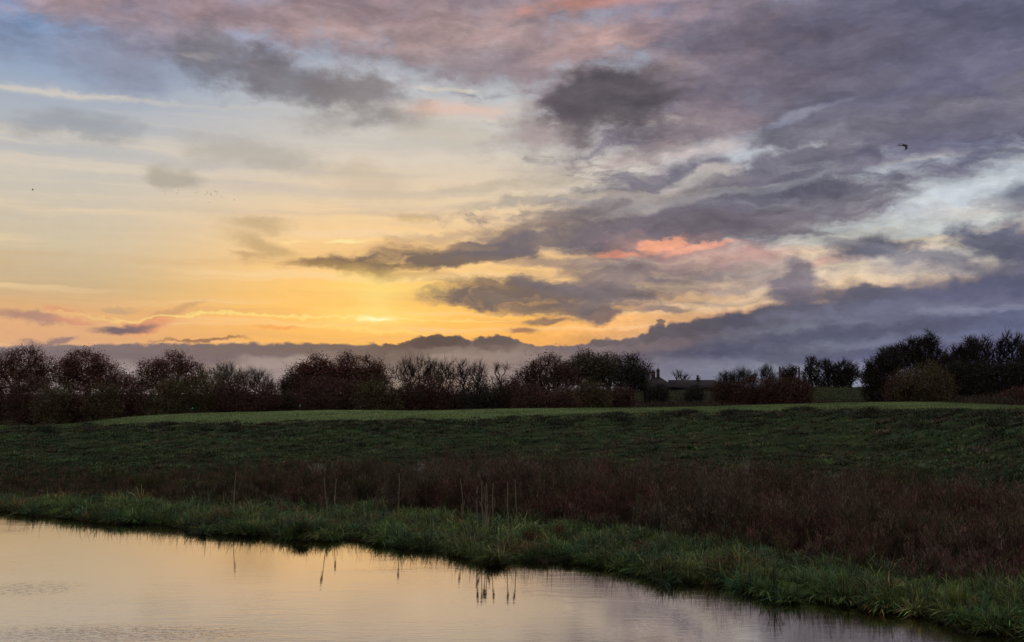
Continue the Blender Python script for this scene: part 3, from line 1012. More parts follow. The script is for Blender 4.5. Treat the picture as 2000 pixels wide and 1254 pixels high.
# rough grass and low leafy herbs on the face of the flood bank
SL = [(.042, .072, .024), (.058, .080, .024), (.028, .056, .028), (.075, .050, .028), (.040, .028, .020)]
NT = 7600
tx, ty, ta = scatter(NT, 9, 12, u0=-.05, u1=.97)
mr_ = rng.uniform(.10, .50, NT) ** 1.2
per = (8 + 46 * mr_).astype(int)
idx = np.repeat(np.arange(NT), per)
n = len(idx)
th = rng.uniform(0, 6.28, n)
rr_ = mr_[idx] * np.sqrt(rng.random(n))
x, y = tx[idx] + np.cos(th) * rr_, ty[idx] + np.sin(th) * rr_
cl = vnoise(tx, ty * .8, 1.9, 41)
brn = vnoise(tx, ty * 1.4, .6, 43)
u_ = (ty - _GD[9, ((ta + 1) / 2 * 1600).astype(int)]) / 14.0
wsel = rng.random(NT) < np.clip(.05 + .6 * (brn - .5) + .35 * u_, .03, .6)
tone = np.where(wsel[:, None], pick(SL[3:], [1.4, 1.6], NT), pick(SL[:3], [4, 3, 3], NT))
tone = np.array([1.5, 1.5, 1.45]) * tone * (.6 + .8 * vnoise(tx, ty, .8, 47))[:, None] * rng.uniform(.6, 1.4, (NT, 1))
tone = tone[idx] * rng.uniform(.5, 1.5, (n, 1))
hh = (.05 + .16 * cl ** 1.5 + .22 * mr_)[idx] * rng.uniform(.6, 1.3, n) * (1.15 - .6 * rr_ / mr_[idx])
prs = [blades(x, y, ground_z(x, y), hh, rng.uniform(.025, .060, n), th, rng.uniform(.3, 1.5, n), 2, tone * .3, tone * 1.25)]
# shaggy brow of the bank: taller dark clumps that bite into the mown top
NB = 1700
ba_ = rng.uniform(-.62, .62, NB)
i0 = ((ba_ + 1) / 2 * 1600).astype(int)
bd = _GD[11, i0] + rng.normal(0, 1.6, NB) + 4.5 * (vnoise(ba_ * 60, ba_ * 0, .9, 51) - .5)
per = rng.integers(14, 30, NB)
idx = np.repeat(np.arange(NB), per)
n = len(idx)
th = rng.uniform(0, 6.28, n)
rr_ = rng.uniform(.0, .40, n)
x, y = (ba_ * bd)[idx] + np.cos(th) * rr_, bd[idx] + np.sin(th) * rr_
bc = vnoise(ba_ * 60, ba_ * 0 + 3, 1.6, 52)
tone = pick([(.034, .040, .018), (.045, .032, .020), (.022, .035, .018)], [2, 2, 1], NB)[idx] * rng.uniform(.5, 1.3, (n, 1))
hh = (.07 + .24 * bc ** 2)[idx] * rng.uniform(.6, 1.3, n)
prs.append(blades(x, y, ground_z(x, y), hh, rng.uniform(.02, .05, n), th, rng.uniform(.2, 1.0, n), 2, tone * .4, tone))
link('flood_bank_grass', mesh_np('flood_bank_grass', *merge(prs)), grass_mat)['kind'] = 'stuff'

# short turf on top of the bank
n = 90000
x, y, a = scatter(n, 11, 14, u0=.05, u1=1.0)
tone = 1.55 * pick([(.078, .108, .040), (.105, .118, .038), (.060, .105, .045), (.12, .120, .048)], [4, 2.5, 2.5, 1.2], n)
tone *= (.6 + .7 * vnoise(x, y * .6, .35, 61))[:, None]
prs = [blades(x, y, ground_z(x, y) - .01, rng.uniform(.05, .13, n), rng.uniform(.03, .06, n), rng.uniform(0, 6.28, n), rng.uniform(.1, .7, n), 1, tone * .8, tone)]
link('turf', mesh_np('turf', *merge(prs)), grass_mat)['kind'] = 'stuff'

# brown rushes and low scrub in the field behind, right of the trees
n = 26000
a = rng.uniform(a_of(1050), a_of(2150), n)
i0 = ((a + 1) / 2 * 1600).astype(int)
y = rng.uniform(92, 166, n)
x = a * y
z = ground_z(x, y)
tone = pick([(.075, .055, .042), (.06, .045, .035), (.055, .055, .03)], [3, 2, 1], n)
hs = (.35 + .5 * vnoise(x, y, .25, 71)) * rng.uniform(.5, 1.2, n)
hs = hs * (1 + .9 * np.clip((a - a_of(1850)) / (a_of(1950) - a_of(1850)), 0, 1))
prs = [blades(x, y, z, hs, rng.uniform(.06, .14, n), rng.uniform(0, 6.28, n), rng.uniform(.1, .8, n), 2, tone * .7, tone)]
n = 26000
a = rng.uniform(a_of(1050), a_of(2150), n)
y = rng.uniform(166, 205, n)
x = a * y
tone = pick([(.045, .05, .025), (.04, .04, .022), (.034, .045, .024)], [3, 2, 1], n)
prs.append(blades(x, y, ground_z(x, y), rng.uniform(.1, .4, n), rng.uniform(.08, .16, n), rng.uniform(0, 6.28, n), rng.uniform(.1, .8, n), 1, tone * .8, tone))
link('field_rushes', mesh_np('field_rushes', *merge(prs)), herb_mat)['kind'] = 'stuff'


# ------------------------------------------------------------------ trees
bark_mat = veg_mat('bark', 0.0)
leaf_mat = veg_mat('leaves', 0.12)


def grow(base, pts, r0, tip_r, rg, stiff=.35):
    """join crown points to a trunk, nearest first; returns points, parent index, radius"""
    P = [np.array(base)]
    par = [-1]
    plen = [0.0]
    order = np.argsort(np.linalg.norm(pts - P[0], axis=1))
    pts = pts[order]
    # trunk
    c = pts.mean(0)
    low = np.array([c[0] * .35 + base[0] * .65, c[1] * .5 + base[1] * .5, pts[:, 2].min()])
    k = 5
    for j in range(1, k + 1):
        q = P[0] * (1 - j / k) + low * (j / k)
        q[:2] += rg.normal(0, .04 * (low[2] - base[2] + .5) / k, 2)
        P.append(q); par.append(len(P) - 2); plen.append(plen[-1] + np.linalg.norm(P[-1] - P[-2]))
    for q in pts:
        A = np.array(P)
        d = np.linalg.norm(A - q, axis=1)
        down = np.clip(A[:, 2] - q[2], 0, None)
        s = d + stiff * np.array(plen) * .5 + down * 1.2
        s[:2] += 100
        i = int(np.argmin(s))
        # a bent joint halfway
        if d[i] > .9:
            mid_ = (A[i] + q) / 2 + rg.normal(0, d[i] * .07, 3)
            mid_[2] += d[i] * .05
            P.append(mid_); par.append(i); plen.append(plen[i] + d[i] / 2)
            i = len(P) - 1
        P.append(q); par.append(i); plen.append(plen[i] + np.linalg.norm(q - P[i]))
    P = np.array(P); par = np.array(par)
    w = np.zeros(len(P)); kids = np.zeros(len(P), int)
    for i in range(len(P) - 1, 0, -1):
        if kids[i] == 0: w[i] = 1
        w[par[i]] += w[i]; kids[par[i]] += 1
    r = np.clip(r0 * np.sqrt(w / w[0]), tip_r, None)
    return P, par, r, np.where(kids == 0)[0]


def tubes(A, B, ra, rb, tint, sides=4):
    """straight tapered sticks from A to B"""
    d = B - A
    L = np.linalg.norm(d, axis=1, keepdims=True) + 1e-9
    d = d / L
    up_ = np.where(np.abs(d[:, 2:3]) > .9, np.array([[1., 0, 0]]), np.array([[0., 0, 1.]]))
    u = np.cross(d, up_); u /= np.linalg.norm(u, axis=1, keepdims=True) + 1e-9
    v = np.cross(d, u)
    vs = []
    for (c, r) in ((A, ra), (B, rb)):
        for k in range(sides):
            t_ = 2 * math.pi * k / sides
            vs.append(c + (u * math.cos(t_) + v * math.sin(t_)) * r[:, None])
    V = np.stack(vs, 1).reshape(-1, 3)
    n = len(A)
    b = np.arange(n)[:, None] * 2 * sides
    q = np.concatenate([b + np.array([[k, (k + 1) % sides, sides + (k + 1) % sides, sides + k]]) for k in range(sides)])
    return V, q, None, np.repeat(tint, 2 * sides, 0)


def leaf_cloud(cen, n_each, rad, size, pal, w, rg, flat=1.0):
    n = len(cen) * n_each
    c = np.repeat(cen, n_each, 0)
    off = rg.normal(0, 1, (n, 3)) * rad * .55
    off[:, 2] *= flat
    c = c + off
    a = rg.normal(0, 1, (n, 3)); a /= np.linalg.norm(a, axis=1, keepdims=True)
    b = rg.normal(0, 1, (n, 3)); b -= a * (a * b).sum(1, keepdims=True); b /= np.linalg.norm(b, axis=1, keepdims=True)
    s = (size * rg.uniform(.6, 1.4, n))[:, None]
    V = np.stack([c - a * s, c + b * s * .5, c + a * s, c - b * s * .5], 1).reshape(-1, 3)
    q = np.arange(n * 4).reshape(-1, 4)
    pal = np.array(pal)
    ci = rg.choice(len(pal), len(cen), p=np.array(w) / sum(w))
    t = np.repeat(pal[ci] * rg.uniform(.75, 1.25, (len(cen), 1)), n_each, 0) * rg.uniform(.75, 1.25, (n, 1))
    return V, q, None, np.repeat(t, 4, 0)


OAK = ([(0.131, 0.055, 0.042), (0.119, 0.050, 0.036), (0.155, 0.063, 0.045), (0.096, 0.061, 0.036)], [4, 3, 2, 2])
BUSH = ([(0.105, 0.053, 0.041), (0.089, 0.044, 0.037), (0.122, 0.058, 0.048), (0.089, 0.067, 0.035)], [3, 3, 2, 1.5])
OLIVE = ([(0.122, 0.101, 0.047), (0.105, 0.089, 0.041), (0.111, 0.071, 0.041)], [3, 3, 2])
WILLOW = ([(0.099, 0.091, 0.053), (0.121, 0.098, 0.056), (0.085, 0.068, 0.045)], [3, 2, 2])
DARK = ([(.050, .042, .034), (.060, .048, .036), (.045, .046, .032)], [3, 2, 2])
BARE = ([(.10, .085, .060), (.08, .07, .05)], [1, 1])
BK = (.038, .031, .028)


def tree(name, label, cat, px, d, lobes, pal=OAK, nodes=150, leaves=34, lrad=.55, lsize=.13, r0=.28, twigs=4, twl=.7, tw_r=.018,
         group=None, deep=.75, seed=0, fill=.0, stiff=.35, tip_r=.022, bark=BK, weep=0.0, lean_to=None, base_z=None, up=.6, leafshare=1.0, sprout=0.0):
    rg = np.random.default_rng(1000 + seed)
    b = at(px, 800, d)
    bz = float(ground_z(b.x, d)[0]) - .05 if base_z is None else base_z
    root = thing(name, label, cat, (b.x, d, bz), group)
    o = np.array([b.x, d, bz])
    pts = []
    tot = sum(l[2] * l[3] for l in lobes)
    for (lx, ly, rx, ry) in lobes:
        c = at(lx, ly, d)
        k = d / F
        m = max(4, int(nodes * rx * ry / tot))
        v = rg.normal(0, 1, (m, 3)); v /= np.linalg.norm(v, axis=1, keepdims=True)
        v *= (rg.uniform(fill ** 3, 1, m) ** (1 / 3))[:, None]
        p = v * np.array([rx * k, max(rx, ry) * .85 * k * deep, ry * k]) + np.array(c)
        pts.append(p)
    pts = np.concatenate(pts)
    pts[:, 2] = np.maximum(pts[:, 2], bz + .25)
    pts -= o
    P, par, r, tips = grow((0, 0, 0), pts, r0, tip_r, rg, stiff)
    A, B = P[par[1:]], P[1:]
    bk = np.array(bark) * rg.uniform(.8, 1.2, (len(A), 1))
    parts = [tubes(A, B, np.minimum(r[par[1:]], r[1:] * 1.6 + .01), r[1:], bk)]
    ends = P[tips]
    if twigs:
        # fine twigs on every tip and on the thin branches
        thin = np.where(r < max(tip_r * 2.6, .05))[0]
        src = np.repeat(P[thin], twigs, 0)
        dirv = np.repeat(P[thin] - P[np.maximum(par[thin], 0)], twigs, 0)
        dirv /= np.linalg.norm(dirv, axis=1, keepdims=True) + 1e-6
        dirv = dirv * .7 + rg.normal(0, .55, src.shape)
        dirv[:, 2] += up
        dirv /= np.linalg.norm(dirv, axis=1, keepdims=True)
        L = twl * rg.uniform(.4, 1.2, (len(src), 1))
        e1 = src + dirv * L * .5
        dv2 = dirv + rg.normal(0, .35, dirv.shape); dv2[:, 2] -= weep
        dv2 /= np.linalg.norm(dv2, axis=1, keepdims=True)
        e2 = e1 + dv2 * L * .5
        dv3 = dirv + rg.normal(0, .6, dirv.shape); dv3[:, 2] -= weep
        dv3 /= np.linalg.norm(dv3, axis=1, keepdims=True)
        e3 = e1 + dv3 * L * .45
        bt = np.array(bark)[None] * rg.uniform(.8, 1.3, (len(src), 1))
        f = np.full(len(src), tw_r)
        parts += [tubes(src, e1, f, f * .8, bt, 3), tubes(e1, e2, f * .8, f * .35, bt, 3), tubes(e1, e3, f * .7, f * .35, bt, 3)]
        tw_ends = np.concatenate([e2, e3])
    link('trunk', mesh_np('trunk', *merge(parts)), bark_mat, root)
    if leaves:
        cen = P[7:]
        cen = cen[r[7:] < max(.12, tip_r * 3)]
        if leafshare < 1: cen = cen[rg.random(len(cen)) < leafshare]
        lp = [leaf_cloud(cen, leaves, lrad, lsize, pal[0], pal[1], rg, .8)]
        if sprout and twigs:
            sel = tw_ends[rg.random(len(tw_ends)) < sprout]
            lp.append(leaf_cloud(sel, 5, .16, lsize * .8, pal[0], pal[1], rg))
        link('crown', mesh_np('crown', *merge(lp)), leaf_mat, root)
    return root


TG = 'trees along the far side of the flood bank'
SG = 'bushes of the hedge under the trees'
sd_ = [0]


def T_(label, px, d, lobes, **k):
    sd_[0] += 1
    return tree(k.pop('name', 'tree'), label, k.pop('cat', 'tree'), px, d, lobes, seed=sd_[0], group=k.pop('group', TG), **k)


oak = dict(pal=OAK, nodes=340, leaves=64, lrad=.80, lsize=.085, r0=.30, twigs=3, twl=.5, sprout=.35, name='oak_tree')
T_('reddish brown oak cut by the left edge of the photo', 40, 118, [(50, 712, 46, 34), (4, 716, 40, 32), (92, 722, 26, 28), (-45, 722, 40, 34), (40, 745, 60, 22)], **{**oak, 'nodes': 330})
T_('broad brown oak, second from the left, with pale gaps low in its crown', 172, 120, [(168, 716, 46, 32), (208, 734, 30, 24), (130, 728, 24, 32), (180, 752, 55, 16), (236, 742, 16, 16)], **oak)
T_('dark red oak between the two-part gap and the pale birch', 335, 122, [(335, 716, 38, 33), (300, 730, 34, 26), (372, 730, 28, 28), (325, 755, 66, 18), (268, 748, 26, 22), (398, 742, 12, 16)], **{**oak, 'nodes': 280})
T_('largest oak of the middle group, on its left end, with red-brown leaves', 605, 118, [(618, 720, 32, 27), (588, 736, 28, 24), (575, 752, 24, 20), (638, 730, 24, 30), (610, 756, 44, 18)], **{**oak, 'nodes': 270})
T_('round-topped oak in the centre of the middle group', 680, 120, [(680, 714, 28, 25), (700, 736, 22, 20), (660, 738, 22, 24), (682, 756, 34, 16)], **{**oak, 'nodes': 180})
T_('spiky thin-leaved oak at the right end of the middle group', 722, 119, [(722, 722, 24, 24), (740, 730, 14, 26), (718, 750, 30, 18), (745, 748, 18, 10)], **{**oak, 'nodes': 120, 'twigs': 5, 'twl': .8})

bare = dict(pal=BARE, leaves=0, nodes=110, r0=.14, twigs=11, twl=1.2, tw_r=.010, name='bare_tree', tip_r=.014, stiff=.9, up=1.0)
T_('pale thinly leaved birch right of the third oak', 440, 116, [(440, 734, 34, 21), (430, 752, 26, 20), (478, 746, 22, 24)], **{**bare, 'leaves': 8, 'pal': OLIVE, 'lsize': .09, 'nodes': 150, 'name': 'birch_tree', 'bark': (.11, .10, .08)})
T_('small bare tree on the slope of the dip left of the middle oaks', 520, 114, [(514, 752, 20, 20), (532, 758, 14, 14), (500, 750, 12, 22)], **{**bare, 'nodes': 80, 'leaves': 3, 'lsize': .08})
T_('low bare thorn tree at the foot of the largest middle oak, in the bright gap', 566, 116, [(562, 758, 16, 18), (554, 768, 10, 12)], **{**bare, 'nodes': 50})
T_('wide feathery ash right of the middle oaks', 818, 118, [(818, 722, 34, 22), (790, 734, 26, 22), (842, 730, 16, 24), (812, 748, 40, 20)], **{**bare, 'nodes': 190, 'leaves': 4, 'pal': OLIVE, 'lsize': .09, 'name': 'ash_tree', 'twigs': 9})
T_('leafy ash with a bare right side, touching the wide feathery one', 868, 119, [(862, 730, 18, 22), (880, 728, 14, 22), (868, 752, 20, 20)], **{**bare, 'nodes': 110, 'leaves': 5, 'pal': OLIVE, 'lsize': .09, 'name': 'ash_tree', 'twigs': 9})
T_('slim dark-skirted tree, left one of two fan-shaped crowns', 905, 119, [(905, 728, 13, 16), (900, 745, 14, 10)], **{**bare, 'nodes': 40, 'leaves': 8, 'leafshare': .35, 'pal': DARK, 'r0': .12})
T_('slim bare tree, right one of two fan-shaped crowns', 931, 119, [(932, 726, 16, 14), (930, 742, 10, 12)], **{**bare, 'nodes': 34, 'r0': .12})
T_('open bare tree standing alone just left of the willows', 978, 119, [(978, 730, 16, 17), (976, 745, 10, 10)], **{**bare, 'nodes': 26, 'r0': .11, 'twl': 1.1})

wil = dict(pal=WILLOW, nodes=230, leaves=54, lrad=.85, lsize=.092, r0=.34, twigs=4, twl=1.1, weep=.6, up=.3, name='willow_tree', sprout=.2)
T_('round brown willow at the left end of the willow clump', 1055, 124, [(1068, 728, 36, 36), (1030, 748, 32, 30), (1100, 740, 26, 34), (1050, 772, 46, 22)], **{**wil, 'pal': BUSH, 'nodes': 300})
T_('tall willow with the highest arching crown of the clump', 1140, 130, [(1140, 714, 32, 26), (1118, 730, 26, 26), (1165, 728, 24, 24)], **wil)
T_('willow with arching crown in the middle of the clump, sky showing below it', 1188, 130, [(1188, 712, 28, 20), (1205, 728, 24, 18), (1172, 740, 20, 18)], **{**wil, 'nodes': 160})
T_('dense dark upright tree at the right of the willow clump', 1232, 126, [(1233, 722, 22, 26), (1222, 746, 24, 26), (1248, 744, 16, 24)], **{**wil, 'pal': DARK, 'weep': .1, 'name': 'tree', 'nodes': 200})
T_('light leafy tree between the willow clump and the chimneys', 1262, 128, [(1262, 728, 11, 16), (1255, 745, 12, 14)], **{**wil, 'pal': BUSH, 'nodes': 70, 'leaves': 14, 'weep': 0, 'name': 'tree', 'r0': .2})
T_('small bare tree rising behind the long roof of the house', 1331, 262, [(1331, 736, 17, 12), (1330, 745, 12, 8)], **{**bare, 'nodes': 26, 'twigs': 4, 'r0': .3, 'twl': 1.7, 'tw_r': .04, 'tip_r': .06, 'group': 'trees beside the house'})

far = dict(pal=DARK, nodes=110, leaves=22, lrad=.8, lsize=.12, r0=.3, twigs=5, twl=1.4, tw_r=.04, name='tree', tip_r=.05, up=.9, group='far trees beyond the second bank')
T_('spiky-topped poplar at the left of the far clump, next to the pole', 1585, 212, [(1586, 722, 13, 23), (1578, 735, 12, 20), (1584, 750, 22, 12)], **{**far, 'name': 'poplar_tree', 'leaves': 9, 'nodes': 150})
T_('broad round tree in the middle of the far clump', 1614, 214, [(1612, 724, 19, 19), (1625, 734, 16, 20), (1615, 750, 26, 10)], **{**far, 'nodes': 170})
T_('tree right of the middle of the far clump', 1645, 214, [(1644, 726, 15, 19), (1640, 742, 18, 15), (1646, 752, 20, 8)], **{**far, 'nodes': 150})
T_('tree at the right end of the far clump with a branch reaching right', 1664, 213, [(1662, 727, 13, 17), (1676, 733, 10, 5), (1656, 745, 12, 12)], **{**far, 'nodes': 110})
T_('dark round-headed tree between the two poles', 1541, 190, [(1541, 731, 16, 13), (1541, 745, 18, 12)], **{**far, 'pal': DARK, 'leaves': 22, 'weep': .5})

rt = dict(pal=DARK, nodes=170, leaves=26, lrad=.6, lsize=.09, r0=.3, twigs=6, twl=1.2, tw_r=.026, up=1.0, name='tree', tip_r=.03, group='trees of the right-hand copse')
T_('very dark dense tree forming the left edge of the right-hand copse', 1718, 118, [(1722, 735, 34, 34), (1708, 752, 26, 28), (1735, 712, 26, 26), (1716, 775, 32, 14)], **{**rt, 'nodes': 330, 'leaves': 36})
T_('feathery tree behind the very dark one, lower than its right neighbour', 1745, 126, [(1738, 706, 20, 26), (1758, 702, 16, 22)], **{**rt, 'nodes': 150, 'leaves': 8})
T_('tallest tree of the right-hand copse with a ragged top', 1796, 122, [(1778, 688, 20, 24), (1800, 692, 22, 30), (1816, 672, 10, 22), (1828, 684, 10, 18), (1800, 720, 36, 26)], **{**rt, 'nodes': 300})
T_('low rounded tree in the notch right of the tallest one', 1848, 124, [(1848, 712, 18, 22), (1840, 730, 24, 26)], **{**rt, 'nodes': 130})
T_('slender tree with a small round head, first right of the notch', 1873, 125, [(1873, 694, 12, 20), (1870, 722, 20, 26)], **{**rt, 'nodes': 120})
T_('full-headed tree in the middle of the copse right of the notch', 1900, 124, [(1900, 684, 17, 21), (1898, 715, 22, 28)], **{**rt, 'nodes': 170})
T_('narrow pointed tree third from the right edge of the photo', 1926, 126, [(1926, 684, 11, 21), (1926, 715, 18, 26)], **{**rt, 'nodes': 110, 'leaves': 8})
T_('airy bare-branched tree second from the right edge of the photo', 1966, 124, [(1968, 676, 16, 22), (1952, 690, 12, 16), (1985, 680, 10, 22), (1965, 712, 24, 24)], **{**rt, 'nodes': 170, 'leaves': 4})
T_('tree cut by the right edge of the photo', 2006, 122, [(2006, 706, 22, 30), (2014, 690, 14, 26)], **{**rt, 'nodes': 150, 'leaves': 14})
for k, (x0, lab) in enumerate([(1865, 'black thicket tree low under the notch of the copse'), (1910, 'black thicket tree low under the full-headed tree'),
                               (1955, 'black thicket tree low under the airy tree'), (2000, 'black thicket tree low at the right edge of the photo')]):
    T_(lab, x0, 119, [(x0, 742, 34, 26), (x0 - 8, 762, 34, 16), (x0 + 10, 726, 26, 16)], **{**rt, 'nodes': 260, 'leaves': 34, 'lrad': .7, 'twl': .9})

# hedge bushes: px, d, rx, row of the top, palette, label
B_ = [
    (-20, 108, 60, 752, BUSH, 'purplish brown bush at the left edge of the photo'),
    (62, 106, 48, 742, BUSH, 'tall brown bush under the leftmost oak'),
    (112, 103, 42, 760, OLIVE, 'grey-green bush below the gap between the first two oaks'),
    (165, 104, 44, 770, BUSH, 'low brown bush under the second oak'),
    (205, 103, 32, 764, OLIVE, 'small olive bush below the pale gaps of the second oak'),
    (250, 105, 42, 760, BUSH, 'reddish brown bush between the second and third oak'),
    (335, 105, 48, 741, OLIVE, 'big rounded olive bush under the third oak'),
    (403, 106, 42, 738, OLIVE, 'rounded olive bush directly left of the pale birch stems'),
    (455, 105, 38, 752, BUSH, 'brown bush under the pale birch'),
    (515, 104, 42, 765, BUSH, 'dark red low bush left of the bright gap'),
    (560, 105, 34, 778, DARK, 'lowest dark bush, at the foot of the bright gap'),
    (622, 104, 46, 748, BUSH, 'red-brown bush under the largest middle oak'),
    (675, 105, 38, 756, BUSH, 'brown bush under the round-topped oak'),
    (738, 103, 46, 739, OLIVE, 'rounded olive-brown bush under the spiky oak'),
    (795, 105, 40, 752, BUSH, 'brown bush under the wide feathery ash'),
    (838, 104, 38, 742, BUSH, 'upright brown bush below the gap between the two ashes'),
    (885, 105, 38, 762, BUSH, 'dim brown bush under the left fan-shaped crown'),
    (945, 103, 52, 741, DARK, 'wide dark rounded bush under the fan-shaped crowns'),
    (1000, 104, 40, 752, BUSH, 'brown bush joining the wide dark bush to the willows'),
    (1045, 102, 46, 764, BUSH, 'brown bush at the foot of the leftmost willow'),
    (1095, 103, 32, 772, BUSH, 'small dim bush left of the pale olive bush'),
    (1153, 112, 36, 754, OLIVE, 'pale olive round bush standing clear in front of the willows'),
    (1212, 116, 26, 768, BUSH, 'small faint bush right of the pale olive round one'),
    (1282, 150, 24, 764, DARK, 'dark bush in front of the chimney end of the house'),
    (1356, 150, 17, 768, DARK, 'dark round bush in front of the long low roof'),
    (1422, 128, 31, 750, BUSH, 'brown bush right of the house, left end of its hedge'),
    (1462, 126, 32, 752, BUSH, 'twiggy brown bush in the middle of the hedge right of the house'),
    (1512, 124, 34, 752, BUSH, 'brown bush under the left pole'),
    (1556, 122, 32, 752, BUSH, 'reddish bush under the right pole at the end of the hedge'),
    (1803, 108, 58, 712, OLIVE, 'large rounded olive-brown bush in front of the tallest copse tree'),
    (1760, 109, 28, 738, BUSH, 'brown bush squeezed between the very dark tree and the large olive bush'),
    (1985, 100, 26, 771, BUSH, 'low reddish bush on the field at the right edge of the photo'),
]
for i_, (px, d, rx, topr, pal, lab) in enumerate(B_):
    b = at(px, 800, d)
    gz = float(ground_z(b.x, d)[0])
    br = HZ + (CH - gz) * F / d          # pixel row of its foot
    topr -= float(np.interp(px, [700, 780, 1250, 1270, 1370, 1400, 1600, 1700], [14, 9, 9, 13, 13, 18, 18, 5])); rx *= 1.12
    hh_ = (br - topr)
    k = [(px, topr + hh_ * .42, rx * .80, hh_ * .42), (px - rx * .3, topr + hh_ * .6, rx * .65, hh_ * .38), (px + rx * .3, topr + hh_ * .58, rx * .65, hh_ * .38), (px, topr + hh_ * .82, rx * .85, hh_ * .18)]
    T_(lab, px, d, k, pal=pal, nodes=int(170 + 2.2 * rx), leaves=44, lrad=.72, lsize=.076, r0=.12, twigs=4, twl=.75, tw_r=.014, up=.9,
       name='bush', cat='bush', group=SG, deep=1.0, sprout=.15)
# tufted tops of the hedge right of the house
T_('spindly shrub with upright tufts above the hedge right of the house', 1440, 127, [(1425, 742, 12, 10), (1445, 738, 14, 11), (1466, 738, 12, 11)], **{**bare, 'nodes': 70, 'leaves': 9, 'lrad': .3, 'lsize': .09, 'pal': OLIVE, 'up': 1.2, 'name': 'shrub', 'cat': 'shrub', 'group': SG, 'r0': .1})
T_('smaller spindly shrub above the hedge, left of the poles', 1498, 126, [(1498, 733, 14, 12), (1500, 745, 12, 8)], **{**bare, 'nodes': 50, 'leaves': 7, 'lrad': .3, 'lsize': .09, 'pal': OLIVE, 'up': 1.2, 'name': 'shrub', 'cat': 'shrub', 'group': SG, 'r0': .1})

# ------------------------------------------------------------------ bulrushes
stem_mat = plain_mat('pale_stem', (.17, .135, .095), (.22, .17, .12), 30, .7)
head_mat = plain_mat('brown_seed_head', (.030, .018, .012), (.06, .036, .024), 60, .95, .6, .01)
dleaf_mat = plain_mat('dry_leaf', (.16, .12, .06), (.22, .17, .09), 20, .8)


def lathe(pts, radii, sides=8):
    """tube through points with given radii, closed ends"""
    pts = np.array(pts, float)
    V, Q_ = [], []
    for i, (p, r) in enumerate(zip(pts, radii)):
        d = pts[min(i + 1, len(pts) - 1)] - pts[max(i - 1, 0)]
        d /= np.linalg.norm(d)
        u = np.cross(d, [0, 1, .01]); u /= np.linalg.norm(u)
        v = np.cross(d, u)
        for k in range(sides):
            a = 2 * math.pi * k / sides
            V.append(p + r * (u * math.cos(a) + v * math.sin(a)))
    for i in range(len(pts) - 1):
        for k in range(sides):
            Q_.append((i * sides + k, i * sides + (k + 1) % sides, (i + 1) * sides + (k + 1) % sides, (i + 1) * sides + k))
    return np.array(V), np.array(Q_)


def long_leaf(base, h, dirn, lean, w, kink):
    """one strap leaf that bends over"""
    c0, c1 = [], []
    n = 9
    for i in range(n):
        u = i / (n - 1)
        out = lean * u ** 2
        z_ = h * (u - kink * max(0, u - .55) ** 2 * 3)
        c = np.array([base[0] + math.cos(dirn) * out, base[1] + math.sin(dirn) * out, base[2] + z_])
        ww = w / 2 * (1 - u ** 3)
        side = np.array([-math.sin(dirn), math.cos(dirn), 0]) * ww
        c0.append(c - side); c1.append(c + side + np.array([0, 0, .002]))
    V = np.array(c0 + c1)
    Q_ = np.array([(i, i + 1, n + i + 1, n + i) for i in range(n - 1)])
    return V, Q_


CG = 'bulrushes standing in the dead herbs behind the water edge'
# px, row of the tip, row of the tip in the mirror image, lean (m), drop of the head, fat, label
CAT = [
    (461, 905, 1116, .02, 0, .9, 'lone thin bulrush furthest left, well apart from the others'),
    (627, 914, 1140, -.10, 0, 1.1, 'tall thick-headed bulrush, left one of a pair left of centre'),
    (656, 918, 1114, -.03, 0, .85, 'shorter slim bulrush just right of the tall thick-headed one'),
    (779, 908, 1128, .04, 0, 1.0, 'lone bulrush midway between the pair and the central cluster'),
    (897, 920, 1136, -.06, 0, 1.0, 'bulrush standing a little left of the central cluster'),
    (888, 995, 1116, -.34, 0, .9, 'short bulrush bent over to the left beside the central cluster'),
    (933, 930, 1174, -.02, 0, 1.0, 'leftmost upright bulrush of the central cluster'),
    (940, 922, 1175, .00, 0, 1.0, 'tallest bulrush of the tight bunch in the central cluster'),
    (944, 930, 1166, -.03, 0, .9, 'middle bulrush of the tight bunch, half hidden by its neighbours'),
    (948, 926, 1170, -.05, 0, 1.1, 'right-hand fat-headed bulrush of the tight bunch'),
    (930, 962, 1146, -.24, 0, 1.0, 'leaning bulrush at the left foot of the tight bunch'),
    (957, 968, 1140, .12, 0, .8, 'short bulrush tilting right out of the tight bunch'),
    (964, 925, 1171, .03, 0, .95, 'single slim bulrush between the tight bunch and the last pair'),
    (991, 922, 1176, .02, 0, 1.0, 'left bulrush of the rightmost pair'),
    (1003, 917, 1174, -.03, 0, 1.0, 'right bulrush of the rightmost pair'),
]
